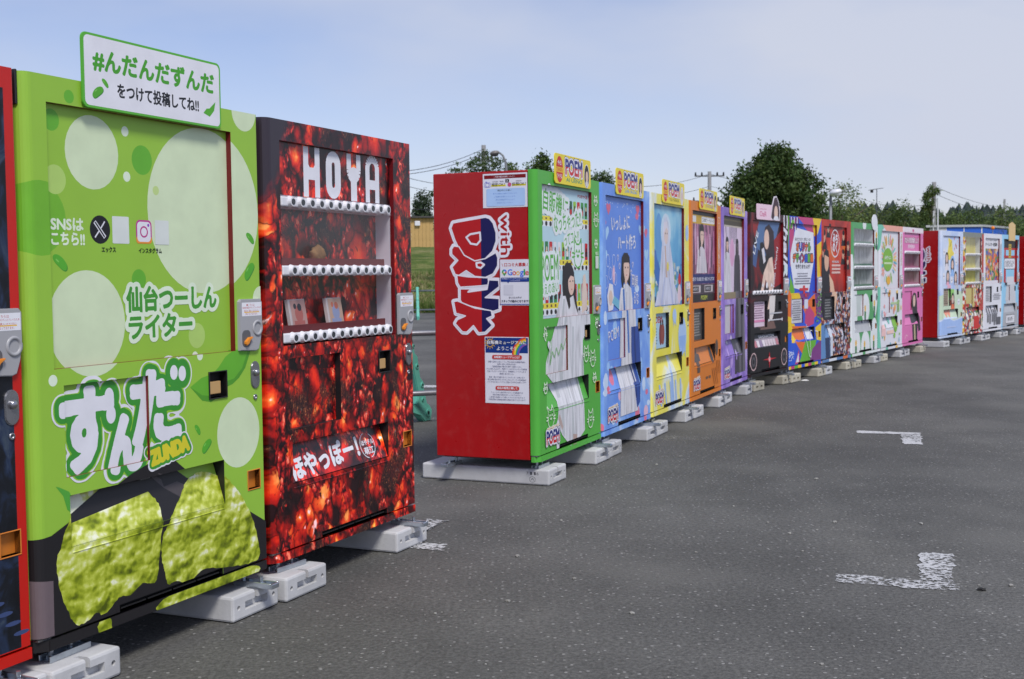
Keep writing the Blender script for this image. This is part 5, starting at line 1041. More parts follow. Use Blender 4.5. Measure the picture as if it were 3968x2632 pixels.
GW = vin('sport_green', C(86, 164, 100)); SILV = cloudy('silver_goods', [(.3, C(110, 118, 116)), (.5, C(170, 176, 176)), (.7, C(214, 218, 218))], 9, 4, .4, sc=(2, .3, .8))
LIN2 = paint('window_liner_pale', C(214, 216, 220), .4)
def d_sport(P, t):
    for (x, y, a, b) in ((.10, .60, .16, .42), (.62, .62, .18, .20), (1.05, .95, .13, .45), (.20, .12, .20, .24), (.62, .10, .20, .22), (1.02, .18, .18, .30), (.55, 1.75, .08, .08), (1.10, 1.62, .10, .16), (1.08, 1.28, .10, .16), (.02, 1.15, .06, .20)): P.ell(x, y, a, b, C(230, 234, 234), 26)
    for (x, y) in ((.60, .62), (1.02, .68), (.20, .17), (.58, .14), (1.0, .20), (1.10, 1.62)): P.ell(x, y, .035, .045, C(232, 180, 50), 14); P.rect(x-.035, y-.13, x+.035, y-.04, C(52, 120, 60)); P.rect(x-.03, y-.20, x+.03, y-.13, C(36, 44, 80))
    P.rect(0, 0, WD, .0342, C(226, 232, 230)); P.rect(.5, 0, .62, .0342, C(86, 164, 100))
gsp = machine('sport', 'B', 15.690, GW, 'green and white vending machine with a silver grey stocked window', d_sport, window=shelf_window(SILV, LIN2, (1.475, 1.175, .900), paint('strip_green', C(90, 130, 110)), None, None, None, n=14), eps=2.5e-5, full=False, flap=paint('grey_flap', C(170, 172, 174), .4), inner=paint('inner_pale', C(200, 210, 206), .3))
sg2 = obj('header_sign', plate('header_sign', [(x, z+Z0) for x, z in ell(.98, 1.79, .13, .11, 24)], -.012, -.006), vin('sign_white', C(230, 232, 236)), gsp)

WW = vin('wrap_white', C(228, 228, 234))
def d_burst(P, t):
    r_ = random.Random(21); pal = [C(240, 180, 80), C(120, 196, 180), C(236, 150, 130), C(150, 200, 90), C(244, 206, 120), C(110, 180, 200), C(240, 170, 170)]
    P.poly([(0, 1.40), (0, 1.77), (.30, 1.77), (.12, 1.69)], C(120, 196, 170)); P.poly([(.14, 1.77), (WD, 1.77), (WD, 1.69), (.30, 1.69)], C(240, 170, 150)); P.poly([(0, 0), (0, .9), (.05, .9), (.02, .3), (.10, .0)], C(120, 196, 170))
    for k in range(60):
        a = r_.uniform(0, 2*math.pi); q0, q1 = r_.uniform(.27, .34), r_.uniform(.36, .47); P.stroke([(.50+q0*math.cos(a)*.9, 1.28+q0*math.sin(a)*.8), (.50+q1*math.cos(a)*.9, 1.28+q1*math.sin(a)*.8)], r_.uniform(.014, .034), r_.choice(pal))
    P.ell(.465, 1.283, .25, .165, C(128, 186, 62), 36); P.text('みやぎヘルス', .31, 1.285, .62, 1.34, WHITE, .03); P.rect(.28, 1.22, .66, 1.245, C(214, 232, 190)); P.ell(.50, .985, .10, .06, C(236, 180, 60))
    P.text('み\nや\nぎ\nヘ\nル\nス', 1.06, 1.20, 1.11, 1.66, C(214, 160, 130), .03)
    for k in range(26): P.ell(r_.uniform(.10, 1.1), r_.uniform(.06, .85), r_.uniform(.015, .05), r_.uniform(.02, .06), r_.choice(pal), 14)
    P.ell(.80, .36, .10, .13, C(128, 186, 62)); P.rect(.55, .64, .95, .67, C(190, 214, 160)); P.text('健\n康', .86, .52, 1.0, .70, C(150, 190, 110), .02); P.rect(.10, .20, .30, .36, C(244, 200, 196)); P.rect(.36, .22, .70, .27, C(244, 206, 190)); P.rect(0, 0, WD, .0342, C(226, 228, 232)); P.rect(.3, 0, .42, .0342, C(120, 196, 170)); P.rect(.8, 0, .92, .0342, C(240, 190, 90))
machine('burst', 'B', 16.955, WW, 'white vending machine with a green disc inside a burst of pastel strokes', d_burst, eps=2.5e-5, full=False)

PK = vin('rose_pink', C(224, 120, 178)); PKD = cloudy('pink_goods', [(.3, C(150, 60, 100)), (.5, C(190, 110, 140)), (.7, C(214, 160, 180))], 5, 4, .6)
def d_pink(P, t):
    P.rect(0, 1.705, WD, HT, C(238, 228, 234)); P.ell(.58, 1.70, .06, .05, C(214, 80, 140)); 
    for k in range(16): P.ell(.04+.073*k, 1.70, .03, .012, C(238, 228, 234), 10)
    P.poly([(.50, .60), (.54, .74), (.64, .79), (.76, .77), (.82, .64), (.84, .50), (.98, .40), (1.04, .20), (.92, .18), (.86, .30), (.85, .04), (.60, .04), (.54, .34), (.58, .48)], C(46, 40, 44)); P.ell(.66, .66, .065, .09, SKIN); P.poly([(.66, .30), (.72, .30), (.76, .04), (.68, .04)], C(206, 190, 150)); P.stroke([(.15, .10), (.22, .16), (.30, .14)], .012, C(240, 200, 210))
    P.text('ピ\nン\nク', 1.05, 1.1, 1.11, 1.6, C(238, 180, 210), .02)
def w_pink(t):
    shelf_window(PKD, paint('liner_pink', C(206, 170, 184), .4), (1.395, 1.140, .893), paint('strip_pink', C(206, 110, 150)), 1.418, PK, None, n=12)(t)
    Q = Print([], (0, 1.4, WD, HT), 2.5e-5); Q.text('これからの恋の話をしよう', .13, 1.535, .97, 1.625, C(238, 222, 232), .04, [(.008, C(150, 40, 90))], stamps=6); Q.text('好評発売中', .36, 1.455, .74, 1.515, C(240, 210, 226), .05); Q.build('panel_lettering', lambda u, v, y: (u, .0195+y, v+Z0), t)
machine('pink', 'B', 18.120, PK, 'pink vending machine with white lace trim and a printed figure in black', d_pink, window=w_pink, eps=2.5e-5, full=False)

# far stretch
PBW = cloudy('pale_blue_wrap', [(.3, C(170, 196, 240)), (.5, C(206, 220, 244)), (.7, C(232, 236, 246))], 2.6, 5, .7)
def d_pale(P, t):
    r_ = random.Random(31); P.poly([(.0, .05), (WD, .05), (WD, .30), (.7, .26), (.3, .33), (0, .27)], C(166, 194, 240)); P.rect(0, 0, WD, .0342, C(196, 212, 240)); P.poly([(.0, .30), (.3, .34), (.7, .28), (WD, .32), (WD, .75), (.6, .80), (0, .70)], C(206, 226, 196))
    P.poly([(.35, 1.30), (.45, 1.55), (.42, 1.66), (.62, 1.62), (.66, 1.45), (.75, 1.40), (.60, 1.28)], C(240, 220, 90)); P.stroke([(.5, 1.5), (.6, 1.6)], .012, BLK); 
    for k in range(10): P.ell(.85+r_.gauss(0, .06), 1.5+r_.gauss(0, .08), .02, .03, r_.choice([C(206, 110, 110), C(150, 110, 140), C(236, 196, 190)]), 8)
    P.ell(.66, 1.22, .13, .14, C(150, 190, 240)); P.poly([(.50, .62), (.72, .60), (.72, .45), (.54, .43)], C(236, 120, 80)); P.poly([(.46, .80), (.70, .80), (.66, .66), (.50, .66)], C(150, 210, 110))
    for (x, y, dc) in ((.36, 1.32, C(232, 226, 230)), (.66, 1.22, C(150, 190, 240)), (.42, 1.02, C(240, 180, 200)), (.84, 1.00, C(206, 206, 214)), (.62, .64, C(236, 120, 80))):
        P.ell(x, y, .085, .10, HAIR); P.rect(x-.085, y-.14, x+.085, y, HAIR); P.ell(x, y-.01, .055, .072, SKIN); P.poly([(x-.10, y-.20), (x+.10, y-.20), (x+.05, y-.09), (x-.05, y-.09)], dc)
    for (x, y) in ((.22, 1.42), (.86, 1.25), (.20, 1.02), (.62, .95), (.94, .58)): P.ell(x, y, .07, .055, WHITE); P.rect(x-.04, y-.006, x+.04, y+.006, C(150, 150, 160))
    P.text('ミ\nニ\n自\n販', 1.06, 1.10, 1.11, 1.6, C(150, 160, 190), .02); P.poly([(.24, .44), (.62, .46), (.52, .32), (.42, .40), (.36, .32)], C(240, 150, 120)); P.rect(.137, .529, .46, .812, C(176, 160, 140)); P.lines(.15, .55, .44, .79, 8, C(110, 96, 84)); P.rect(.30, .16, .80, .18, C(190, 206, 240))
ml = machine('pale', 'C', 20.020, PBW, 'pale blue vending machine with a yellow splash and several small printed faces', d_pale, inn=.028, eps=3e-5, full=False)
drink_side(ml, False, 3e-5)
CLW = collage('sticker_collage', [C(214, 200, 180), C(190, 40, 40), C(232, 226, 216), C(120, 90, 60), C(226, 180, 70), C(60, 80, 120), C(206, 60, 56), C(240, 236, 230), C(90, 120, 60)], 17)
YBK = cloudy('yellow_backed_goods', [(.3, C(206, 186, 60)), (.55, C(232, 220, 96)), (.72, C(240, 236, 190))], 4, 4, .5)
machine('sticker', 'C', 21.245, CLW, 'vending machine covered in a busy sticker collage with a yellow stocked window', lambda P, t: (P.rect(0, 1.69, WD, HT, C(130, 136, 130)), P.rect(.6, .08, .9, .46, C(206, 50, 44)), P.rect(.5, .40, .62, .80, C(206, 190, 120)), P.rect(1.05, .40, WD, 1.75, C(190, 70, 60)), P.rect(.5, .40, WD, .46, C(190, 70, 60)), P.rect(.137, .529, .511, .812, C(206, 190, 120))), window=shelf_window(YBK, LIN2, (1.385, 1.130, .885), None, None, None, None), eps=3e-5, full=False)
def d_white(P, t):
    P.rect(.097, .92, 1.001, 1.50, mat=P.mat(collage('goods_wall', [C(206, 70, 60), C(236, 180, 60), C(70, 110, 180), C(240, 130, 60), C(150, 90, 150), C(230, 200, 190), C(90, 150, 90), C(60, 60, 80)], 15)))
    P.text('みんなが選んだ自販機', .20, 1.635, .88, 1.665, C(110, 110, 116), .02); P.text('オールスター総選挙', .16, 1.545, .92, 1.610, C(50, 50, 56), .05); P.rect(.137, .529, .511, .812, C(206, 206, 210)); P.lines(.16, .55, .48, .79, 8, C(140, 140, 146)); P.lines(.56, .56, 1.1, .68, 4, C(120, 120, 126))
    for (x, y) in ((.28, .36), (.42, .33), (.58, .36), (.70, .30), (.82, .36)): P.ell(x, y+.05, .035, .05, C(70, 64, 66)); P.rect(x-.05, y-.20, x+.05, y+.02, C(120, 120, 126))
    P.rect(.80, .10, 1.10, .24, C(96, 96, 102)); P.rect(0, 0, WD, .0342, WHITE); P.text('総\n選\n挙', 1.06, 1.1, 1.11, 1.6, C(170, 170, 176), .02)
machine('white', 'C', 22.425, WW, 'plain white vending machine with a colourful goods wall and black heading', d_white, inn=.028, eps=3e-5, full=False)
SKW = vin('torii_sky', C(150, 206, 236))
def d_torii(P, t):
    P.poly([(.08, 1.69), (1.14, 1.69), (1.08, 1.52), (.14, 1.52)], C(34, 30, 32)); P.rect(.15, 1.485, 1.07, 1.525, C(190, 40, 36)); P.rect(.12, 1.33, 1.10, 1.38, C(190, 40, 36))
    for x in (.20, .92): P.poly([(x, 1.5), (x+.10, 1.5), (x+.13, .85), (x-.02, .85)], C(190, 40, 36)); P.rect(x-.03, .82, x+.15, .87, C(34, 30, 32))
    P.rect(.50, 1.33, .68, 1.60, C(206, 170, 50)); P.lines(.54, 1.36, .64, 1.58, 5, C(60, 50, 30))
    P.rr(.20, 1.115, .96, 1.335, .05, C(44, 44, 50)); P.rr(.215, 1.128, .945, 1.322, .045, WHITE); P.text('かみおれぶところに\nいるかもしれない', .27, 1.165, .90, 1.285, C(50, 50, 56), .03)
    P.poly([(.12, .47), (1.06, .47), (1.14, .045), (.04, .045)], C(176, 178, 182)); P.rect(.28, .09, .88, .25, C(226, 226, 230)); P.stroke([(.28, .09), (.88, .09), (.88, .25), (.28, .25)], .012, C(70, 70, 76), closed=True); P.text('授与所', .38, .13, .74, .21, C(90, 90, 96), .02)
    P.poly([(.24, .45), (.96, .45), (.90, .84), (.34, .84)], C(206, 208, 212)); P.poly([(.32, .84), (.92, .84), (.86, .98), (.40, .98)], C(220, 222, 226)); P.rect(0, 0, WD, .0342, C(190, 192, 196))
mt = machine('torii', 'C', 23.630, SKW, 'light blue vending machine with a red shrine gate print and speech bubble', d_torii, eps=3e-5, full=False, panel=SKW)
ema = obj('header_sign', plate('header_sign', [(x, z+Z0) for x, z in [(.38, 1.66), (.82, 1.66), (.82, 1.97), (.60, 2.02), (.38, 1.97)]], -.014, -.006), vin('ema_wood', C(222, 190, 130)), mt)
ml2 = machine('end', 'C', 25.42, WW, 'red sided vending machine just beyond the shrine gate machine', None, eps=3e-5, full=False, rotextra=-5)
drink_side(ml2, False, 3e-5)

# ------------------------------------------------------------------ concrete blocks under the feet
def block_mesh(name, old):
    bm = bmesh.new(); box(bm, -.1475, 0, .003, .1475, .87, .100, .010, 2); base = frombm(name, bm)
    bm = bmesh.new()
    if not old:
        box(bm, -.072, -.02, .036, .072, .028, .068); box(bm, -.010, -.02, .060, .010, .050, .12)
        for x in (-.112, .112): cyl(bm, (x, -.02, .052), (x, .05, .052), .0095)
    else:
        for x in (-.062, .062): box(bm, x-.030, -.02, .034, x+.030, .045, .060)
        box(bm, -.006, -.02, .070, .006, .040, .12)
    cut = frombm('cutter', bm)
    a = bpy.data.objects.new('tmp_a', base); b = bpy.data.objects.new('tmp_b', cut); COL.objects.link(a); COL.objects.link(b)
    md = a.modifiers.new('b', 'BOOLEAN'); md.operation = 'DIFFERENCE'; md.object = b; md.solver = 'EXACT'; md.use_self = True
    dg = bpy.context.evaluated_depsgraph_get(); me = bpy.data.meshes.new_from_object(a.evaluated_get(dg)); me.name = name
    bpy.data.objects.remove(a); bpy.data.objects.remove(b); return me
BN, BO = block_mesh('concrete_block', False), block_mesh('concrete_block_old', True)
BN.materials.clear(); BN.materials.append(CONC); BO.materials.clear(); BO.materials.append(CONCOLD)
HOLEB = shared('bh', lambda: boxme('hole_back', -.12, .0285, .03, .12, .0290, .072))
def block(row, s, label, old=False, off=-.042, group='concrete blocks under the machine feet', rz=0):
    th, c = ROWS[row]; th = R(th); d = Vector((math.cos(th), math.sin(th), 0)); n = Vector((-math.sin(th), math.cos(th), 0))
    o = obj('concrete_block', BO if old else BN, None); p_ = d*s+n*(c+off+rnd.uniform(-.012, .012)); o.location = (p_.x, p_.y, .0); o.rotation_euler = (0, 0, th+R(rz)+R(rnd.uniform(-.8, .8)))
    return tag(o, label, 'block', group)
NM = [('A1', 1.522, 'dark'), ('A1', 2.72, 'lime green'), ('A1', 3.94, 'sea squirt'), ('A2', 6.735, 'leaf green'), ('A2', 7.94, 'bubbly blue'), ('A2', 9.138, 'yellow'), ('A2', 10.338, 'orange'), ('A2', 11.54, 'purple'), ('B', 12.175, 'black'), ('B', 13.32, 'multicoloured'), ('B', 14.483, 'fiery red'), ('B', 15.69, 'green and white'), ('B', 16.955, 'green disc'), ('B', 18.12, 'pink'), ('C', 20.02, 'pale blue'), ('C', 21.245, 'sticker collage'), ('C', 22.425, 'plain white'), ('C', 23.63, 'shrine gate'), ('C', 25.42, 'red sided end')]
OLD = {('black', 0), ('black', 1), ('multicoloured', 0), ('multicoloured', 1), ('green and white', 0), ('green disc', 0), ('pink', 1), ('fiery red', 1)}
for (row, s0, nm) in NM:
    dx = .052 if nm == 'leaf green' else 0
    for k, (uu, side) in enumerate(((.150+dx, 'left'), (1.055, 'right'))):
        old = (nm, k) in OLD
        block(row, s0+uu, '%s concrete block under the %s foot of the %s machine' % ('weathered beige' if old else 'pale grey', side, nm), old)
# casting date on the first exposed block
th, c = ROWS['A2']; th = R(th)
Pb = Print([], (-1, -1, 2, 2), 1e-5); ink = C(84, 84, 88)
for ch, x in (('7', .60), ('1', .625), ('1', .650), ('6', .668)): Pb.text(ch, x, .062, x+.013, .080, ink, .01)
Pb.stroke(ell(.64, .034, .020, .017, 20), .0022, ink, closed=True); Pb.stroke([(.628, .026), (.64, .042), (.652, .026)], .002, ink); Pb.stroke([(.630, .036), (.652, .038)], .002, ink)
b0 = [o for o in bpy.data.objects if o.get('label', '').startswith('pale grey concrete block under the left foot of the leaf green')][0]
Pb.build('casting_stamp', lambda u, v, y: (-.1478+y, .87-.12-u, v+.003), b0)

# ------------------------------------------------------------------ barriers behind the row
TEAL = paint('teal_plastic', C(104, 190, 170), .5, var=.1, scale=8, grime=.25); PIPE = paint('galvanised_pipe', C(146, 146, 152), .4, .6, .12, 14)
def barrier(pos, rz, label, plabel):
    t = thing('barrier_stand', label, 'barrier', pos, rz, 'teal plastic barrier stands')
    for sx in (-1, 1):
        bm = bmesh.new()
        prof = [(sx*.30, .0), (sx*.40, .0), (sx*.42, .10), (sx*.38, .14), (sx*.34, .16), (sx*.29, .30), (sx*.28, .36), (sx*.235, .40), (sx*.20, .54), (sx*.20, .58), (sx*.15, .62), (sx*.10, .80), (sx*.07, .90), (sx*.0, .90), (sx*.0, .80), (sx*.09, .56), (sx*.16, .36), (sx*.20, .24), (sx*.17, .17), (sx*.05, .17), (sx*.05, .11), (sx*.22, .06)]
        me = plate('leg', prof, -.035, .035, .008); lg = obj('leg', me, TEAL, t)
        for (x, z, r_) in ((.345, .075, .032), (.255, .33, .022), (.175, .50, .022), (.12, .68, .016), (.26, .20, .016)):
            bm = bmesh.new(); cyl(bm, (sx*x, -.043, z), (sx*x, .043, z), r_, n=16); bs = obj('boss', frombm('boss', bm), TEAL, lg); bm = bmesh.new(); cyl(bm, (sx*x, -.0445, z), (sx*x, .0445, z), r_*.5, n=12); obj('bolt_hole', frombm('bolt_hole', bm), DARK, lg)
    obj('top_cap', boxme('top_cap', -.06, -.045, .86, .06, .045, .93, .02, 3), TEAL, t)
    return t
nb = ground(1640, 1655); tb = barrier((nb.x-.18, nb.y+.12, 0), R(62), 'teal plastic A-frame barrier stand just behind the gap between the rows', '')
def pipe(name, a, b, r_, label):
    bm = bmesh.new(); tube(bm, [a, b], r_, 14); return tag(obj(name, frombm(name, bm, True), PIPE), label, 'pipe', 'galvanised barrier pipes')
ux = Vector((math.cos(R(-28+0)), math.sin(R(62-90)), 0)); ux = Vector((.93, .37, 0)); cb = Vector(tb.location)
for z, nm in ((.79, 'upper'), (.27, 'lower')): pipe('barrier_pipe', cb-ux*2.2+Vector((0, .0, z)), cb+ux*2.6+Vector((0, 0, z)), .0243, '%s galvanised pipe resting on the nearer teal barrier stand' % nm)
fb = ground(1619, 1238); tf = barrier((fb.x, fb.y, 0), R(20+90-14), 'far teal plastic barrier stand at the foot of the grass bank', '')
for z, nm in ((.82, 'upper'), (.27, 'lower')): pipe('barrier_pipe', Vector(tf.location)+Vector((-.3, 0, z)), Vector(tf.location)+Vector((5.2, .6, z)), .0243, '%s galvanised pipe of the far barrier below the grass bank' % nm)
for k in range(1, 3):
    barrier((fb.x+2.5*k, fb.y+.29*k, 0), R(96), 'teal plastic barrier stand %s along the far barrier' % ('midway' if k == 1 else 'at the end'), '')

# ------------------------------------------------------------------ bank, shed, prefab
r3 = random.Random(11)
def grassmat():
    b = NB('bank_grass'); v = b.coord('Object'); n = b.noise(v, .6, 6, .65); n2 = b.noise(v, 9, 5, .7)
    col = b.ramp(n.outputs[0], [(.3, C(64, 88, 34)), (.5, C(96, 112, 52)), (.62, C(132, 130, 82)), (.75, C(150, 142, 104))]); k = b.ramp(n2.outputs[0], [(.3, (.6,)*3), (.7, (1.25,)*3)])
    b.bump(n2.outputs[0], .6, .08); return b.fin(b.mixc(1.0, col, k, 'MULTIPLY'), .95, 0, .15)
GRS = grassmat()
nx, ny = 60, 40; V = []; Fs = []
for j in range(ny+1):
    for i in range(nx+1):
        x = -60+75*i/nx; f = j/ny; y = 40.3+55*f; z = 3.15*(1-math.cos(min(1, f*1.25)*math.pi))/2*(1-max(0, (x-5)/10)**2 if x > 5 else 1)-.03+.05*math.sin(x*1.7+y)*min(1, f*6)
        V.append((x, y, z))
for j in range(ny):
    for i in range(nx): a = j*(nx+1)+i; Fs.append((a, a+1, a+nx+2, a+nx+1))
obj('grass_bank', mesh('grass_bank', V, Fs, True), GRS, kind='structure')
def bank_z(x, y): f = (y-40.3)/55; return 3.15*(1-math.cos(max(0, min(1, f*1.25))*math.pi))/2-.03
V = []; Fs = []; cl = []
for k in range(9000):
    y = 40.3+20*r3.random()**2; x = -3.4-.06*(y-40)+r3.uniform(-2.4, 2.0); z = bank_z(x, y); h = r3.uniform(.10, .34)*(1.5 if y < 43.5 else .8); a = r3.uniform(0, 6.28); w = r3.uniform(.012, .03); b = len(V); lx, ly = r3.gauss(0, .1), r3.gauss(0, .1)
    V += [(x-w*math.cos(a), y-w*math.sin(a), z-.02), (x+w*math.cos(a), y+w*math.sin(a), z-.02), (x+lx, y+ly, z+h)]; Fs.append((b, b+1, b+2))
    g_ = r3.uniform(.7, 1.25)*(1.0 if y < 44 else 1.2); cl.append((.075*g_, .125*g_, .022*g_, 1) if r3.random() < (.85 if y < 44.5 else .4) else (.24*g_, .21*g_, .10*g_, 1))
me = mesh('grass_tufts', V, Fs); ca = me.color_attributes.new('col', 'FLOAT_COLOR', 'CORNER'); ca.data.foreach_set('color', np.repeat(np.array(cl, dtype=np.float32), 3, axis=0).ravel())
obj('grass_tufts', me, attr_mat('grass_blades', .8, .2), kind='stuff', label='rough green and straw grass on the bank')

TAN = paint('tan_cladding', C(196, 160, 100), .7, var=.12, scale=2, grime=.2)
sh = thing('shed', 'small tan board shed with dark flat roof on top of the grass bank', 'shed', at(1628, 972, 84), R(8)); base = sh.location.z
for k in range(16):
    w = .26; o = obj('board', shared('shb', lambda: boxme('board', 0, 0, 0, .25, .04, 2.25, .006, 1)), TAN, sh); o.location = (-3.2+w*k, (k % 2)*.012, 0)
for k in range(8):
    o = obj('board', shared('shb', None), TAN, sh); o.location = (.97, .05+.26*k, 0); o.rotation_euler = (0, 0, R(90))
obj('roof', boxme('roof', -3.4, -.25, 2.25, 1.15, 2.4, 2.38, .02, 1), paint('roof_dark', C(70, 66, 64), .7), sh)
obj('doorway', boxme('doorway', 1.0, .8, 0, 1.03, 1.7, 1.95), DARK, sh); obj('wall_lamp', boxme('wall_lamp', -.35, -.16, 1.72, .02, -.015, 2.05, .03), WHITEP, sh)

BLUE = paint('prefab_blue', C(40, 100, 206), .45, var=.06); GRYR = paint('prefab_roof', C(178, 180, 180), .6, var=.08)
pc = at(3803, 1000, 86); pf = thing('prefab_building', 'low prefab building with blue wall panels and grey roof behind the far machines', 'building', (pc.x, pc.y, 0), 0)
A_ = at(3540, 1000, 83); e = Vector((A_.x-pc.x, A_.y-pc.y, 0)).normalized(); hz = at(3803, 871, 86).z; ry = Vector((.62, .78, 0)).normalized()
def bx(name, p, ax, ay, z0, z1, mat, par, dz=0):
    p = Vector((p[0], p[1], 0)); vs = []
    for z in (z0, z1):
        for k_, q_ in enumerate((p, p+ax, p+ax+ay, p+ay)): vs.append((q_.x, q_.y, z-(dz if k_ in (1, 2) else 0)))
    return obj(name, mesh(name, vs, [(0, 1, 2, 3), (4, 5, 6, 7), (0, 1, 5, 4), (1, 2, 6, 5), (2, 3, 7, 6), (3, 0, 4, 7)]), mat, par)
for k in range(2): bx('wall_panel', e*(.06+1.74*k), e*1.66, ry*.08, .05, hz-.18, BLUE, pf)
for k in range(4): bx('wall_panel', ry*(.14+1.5*k), ry*1.42, e*.08, .05, hz-.18, BLUE, pf)
for k in range(3): bx('wall_post', e*(1.74*k-.04)-ry*.03, e*.08, ry*.09, 0, hz-.17, WHITEP, pf)
bx('wall_core', e*.3+ry*.3, e*4.4, ry*5.4, .02, hz-.2, GRYR, pf); bx('annex_wall', e*3.56, e*1.5, ry*3, .02, hz-.17, paint('annex_grey', C(196, 196, 198), .6), pf)
bx('roof', e*-.22-ry*.30, e*5.5, ry*6.6, hz-.15, hz, GRYR, pf, .09)
lm = at(3847, 884, 84); tl = thing('beacon_lamp', 'small amber beacon lamp on a thin post behind the blue prefab', 'beacon', (lm.x, lm.y, 0))
bm = bmesh.new(); cyl(bm, (0, 0, 0), (0, 0, lm.z-.1), .03); obj('post', frombm('post', bm), STEEL, tl)
bm = bmesh.new(); bmesh.ops.create_uvsphere(bm, u_segments=12, v_segments=8, radius=.13, matrix=Matrix.Translation((0, 0, lm.z))); obj('lens', frombm('lens', bm, True), paint('amber_lens', C(240, 130, 20), .3), tl)

# ------------------------------------------------------------------ lamp posts, poles, wires
def lamp(px, ptop, pz, dist, label, head, arm):
    b = at(px, 1000, dist); top = at(px, ptop, dist).z; t = thing('street_lamp', label, 'street lamp', (b.x, b.y, 0))
    bm = bmesh.new()
    if arm:
        pts = [(0, 0, 0), (0, 0, top-.55), (-.02, 0, top-.28), (-.10, 0, top-.08), (-.20, 0, top)]; tube(bm, pts, .05, 10, [.06, .045, .035, .03, .025]); hd = Vector((-.34, 0, top-.01))
    else: tube(bm, [(0, 0, 0), (0, 0, top+.15)], .07, 10, [.10, .06]); hd = Vector((.17, -.22, top-.02))
    obj('post', frombm('post', bm, True), paint('lamp_grey', C(128, 130, 132), .5, .4), t)
    bm = bmesh.new(); mm = Matrix.Translation(hd) @ Matrix.Rotation(R(-8 if arm else -14), 4, 'Y') @ Matrix.Diagonal((.15 if arm else .30, .15 if arm else .30, .075 if arm else .15, 1))
    bmesh.ops.create_uvsphere(bm, u_segments=20, v_segments=12, radius=1, matrix=mm); obj('lamp_head', frombm('lamp_head', bm, True), head, t)
    bm = bmesh.new(); cyl(bm, hd+Vector((0, 0, -.09 if arm else -.17)), hd+Vector((0, 0, -.03)), .09 if arm else .20, .11 if arm else .26, 18); obj('lens', frombm('lens', bm, True), WHITEP if not arm else paint('lamp_dark', C(70, 68, 66), .4), t)
    return t
lamp(1966, 592, 0, 36, 'grey street lamp with a curved arm and dark head behind the red sided machine', paint('lamp_head_dark', C(120, 116, 112), .4), True)
lamp(3218, 745, 0, 57, 'grey street lamp with a white dome head in front of the big round tree', WHITEP, False)
WIRE = paint('wire_black', C(60, 62, 68), .6)
POLEM = paint('pole_concrete', C(132, 132, 132), .8, var=.12, scale=3)
def upole(px, ptop, dist, label, arms, r_=.16):
    b = at(px, 1000, dist); top = at(px, ptop, dist).z; t = thing('utility_pole', label, 'utility pole', (b.x, b.y, 0), 0, 'utility poles'); bm = bmesh.new(); tube(bm, [(0, 0, 0), (0, 0, top)], r_, 12, [r_*1.3, r_]); obj('pole', frombm('pole', bm, True), POLEM, t)
    for (dz, ln) in arms:
        cx_ = obj('crossarm', boxme('crossarm', -ln, -.06, top-dz-.05, ln, .06, top-dz+.05), GREYD, t)
        for k in (-1, -.55, .55, 1): bm = bmesh.new(); cyl(bm, (k*ln*.95, 0, top-dz+.05), (k*ln*.95, 0, top-dz+.30), .085, .05, 10); obj('insulator', frombm('insulator', bm), BLACKP, cx_)
    return t, top
upole(2750, 665, 95, 'bare utility pole with two insulator crossarms beyond the orange machine', ((.35, 1.15), (2.3, 1.3)), .14)
upole(1879, 563, 70, 'utility pole rising out of the thin leafy tree', ((.9, .5),), .13)
pz, ptz = upole(3617, 706, 84, 'ivy clad utility pole with white conduits behind the far machines', (), .14)
bm = bmesh.new(); cyl(bm, (-.17, -.24, 1), (-.10, -.24, ptz-2.0), .05); cyl(bm, (.24, -.2, .5), (.20, -.2, ptz-1.1), .05); obj('conduit', frombm('conduit', bm), WHITEP, pz)
upole(3890, 772, 230, 'distant utility pole with a crossarm in front of the wooded hill', ((3.0, 4.0), (1.6, 1.2)), .2)
ant = at(3396, 1000, 88); ta = thing('tv_antenna', 'thin television aerial on a tall mast above the bushes', 'antenna', (ant.x, ant.y, 0)); zt = at(3396, 732, 88).z
bm = bmesh.new(); cyl(bm, (0, 0, 0), (0, 0, zt), .03); obj('mast', frombm('mast', bm), GREYD, ta); bm = bmesh.new(); cyl(bm, (-.6, 0, zt-.1), (.45, 0, zt+.05), .022)
for k in range(7): x = -.5+.15*k; cyl(bm, (x, -.3, zt-.08+.02*k), (x, .3, zt-.08+.02*k), .012)
obj('boom', frombm('boom', bm), GREYD, ta); obj('amplifier', boxme('amplifier', -.45, -.08, zt-.28, -.27, .08, zt-.06, .02), BLACKP, ta)
def wire(a, b, sag, label, r_=.016):
    a, b = Vector(a), Vector(b); pts = [a.lerp(b, k/12)-Vector((0, 0, sag*4*(k/12)*(1-k/12))) for k in range(13)]; bm = bmesh.new(); tube(bm, pts, r_, 6); return tag(obj('power_line', frombm('power_line', bm), WIRE), label, 'wire', 'overhead wires')
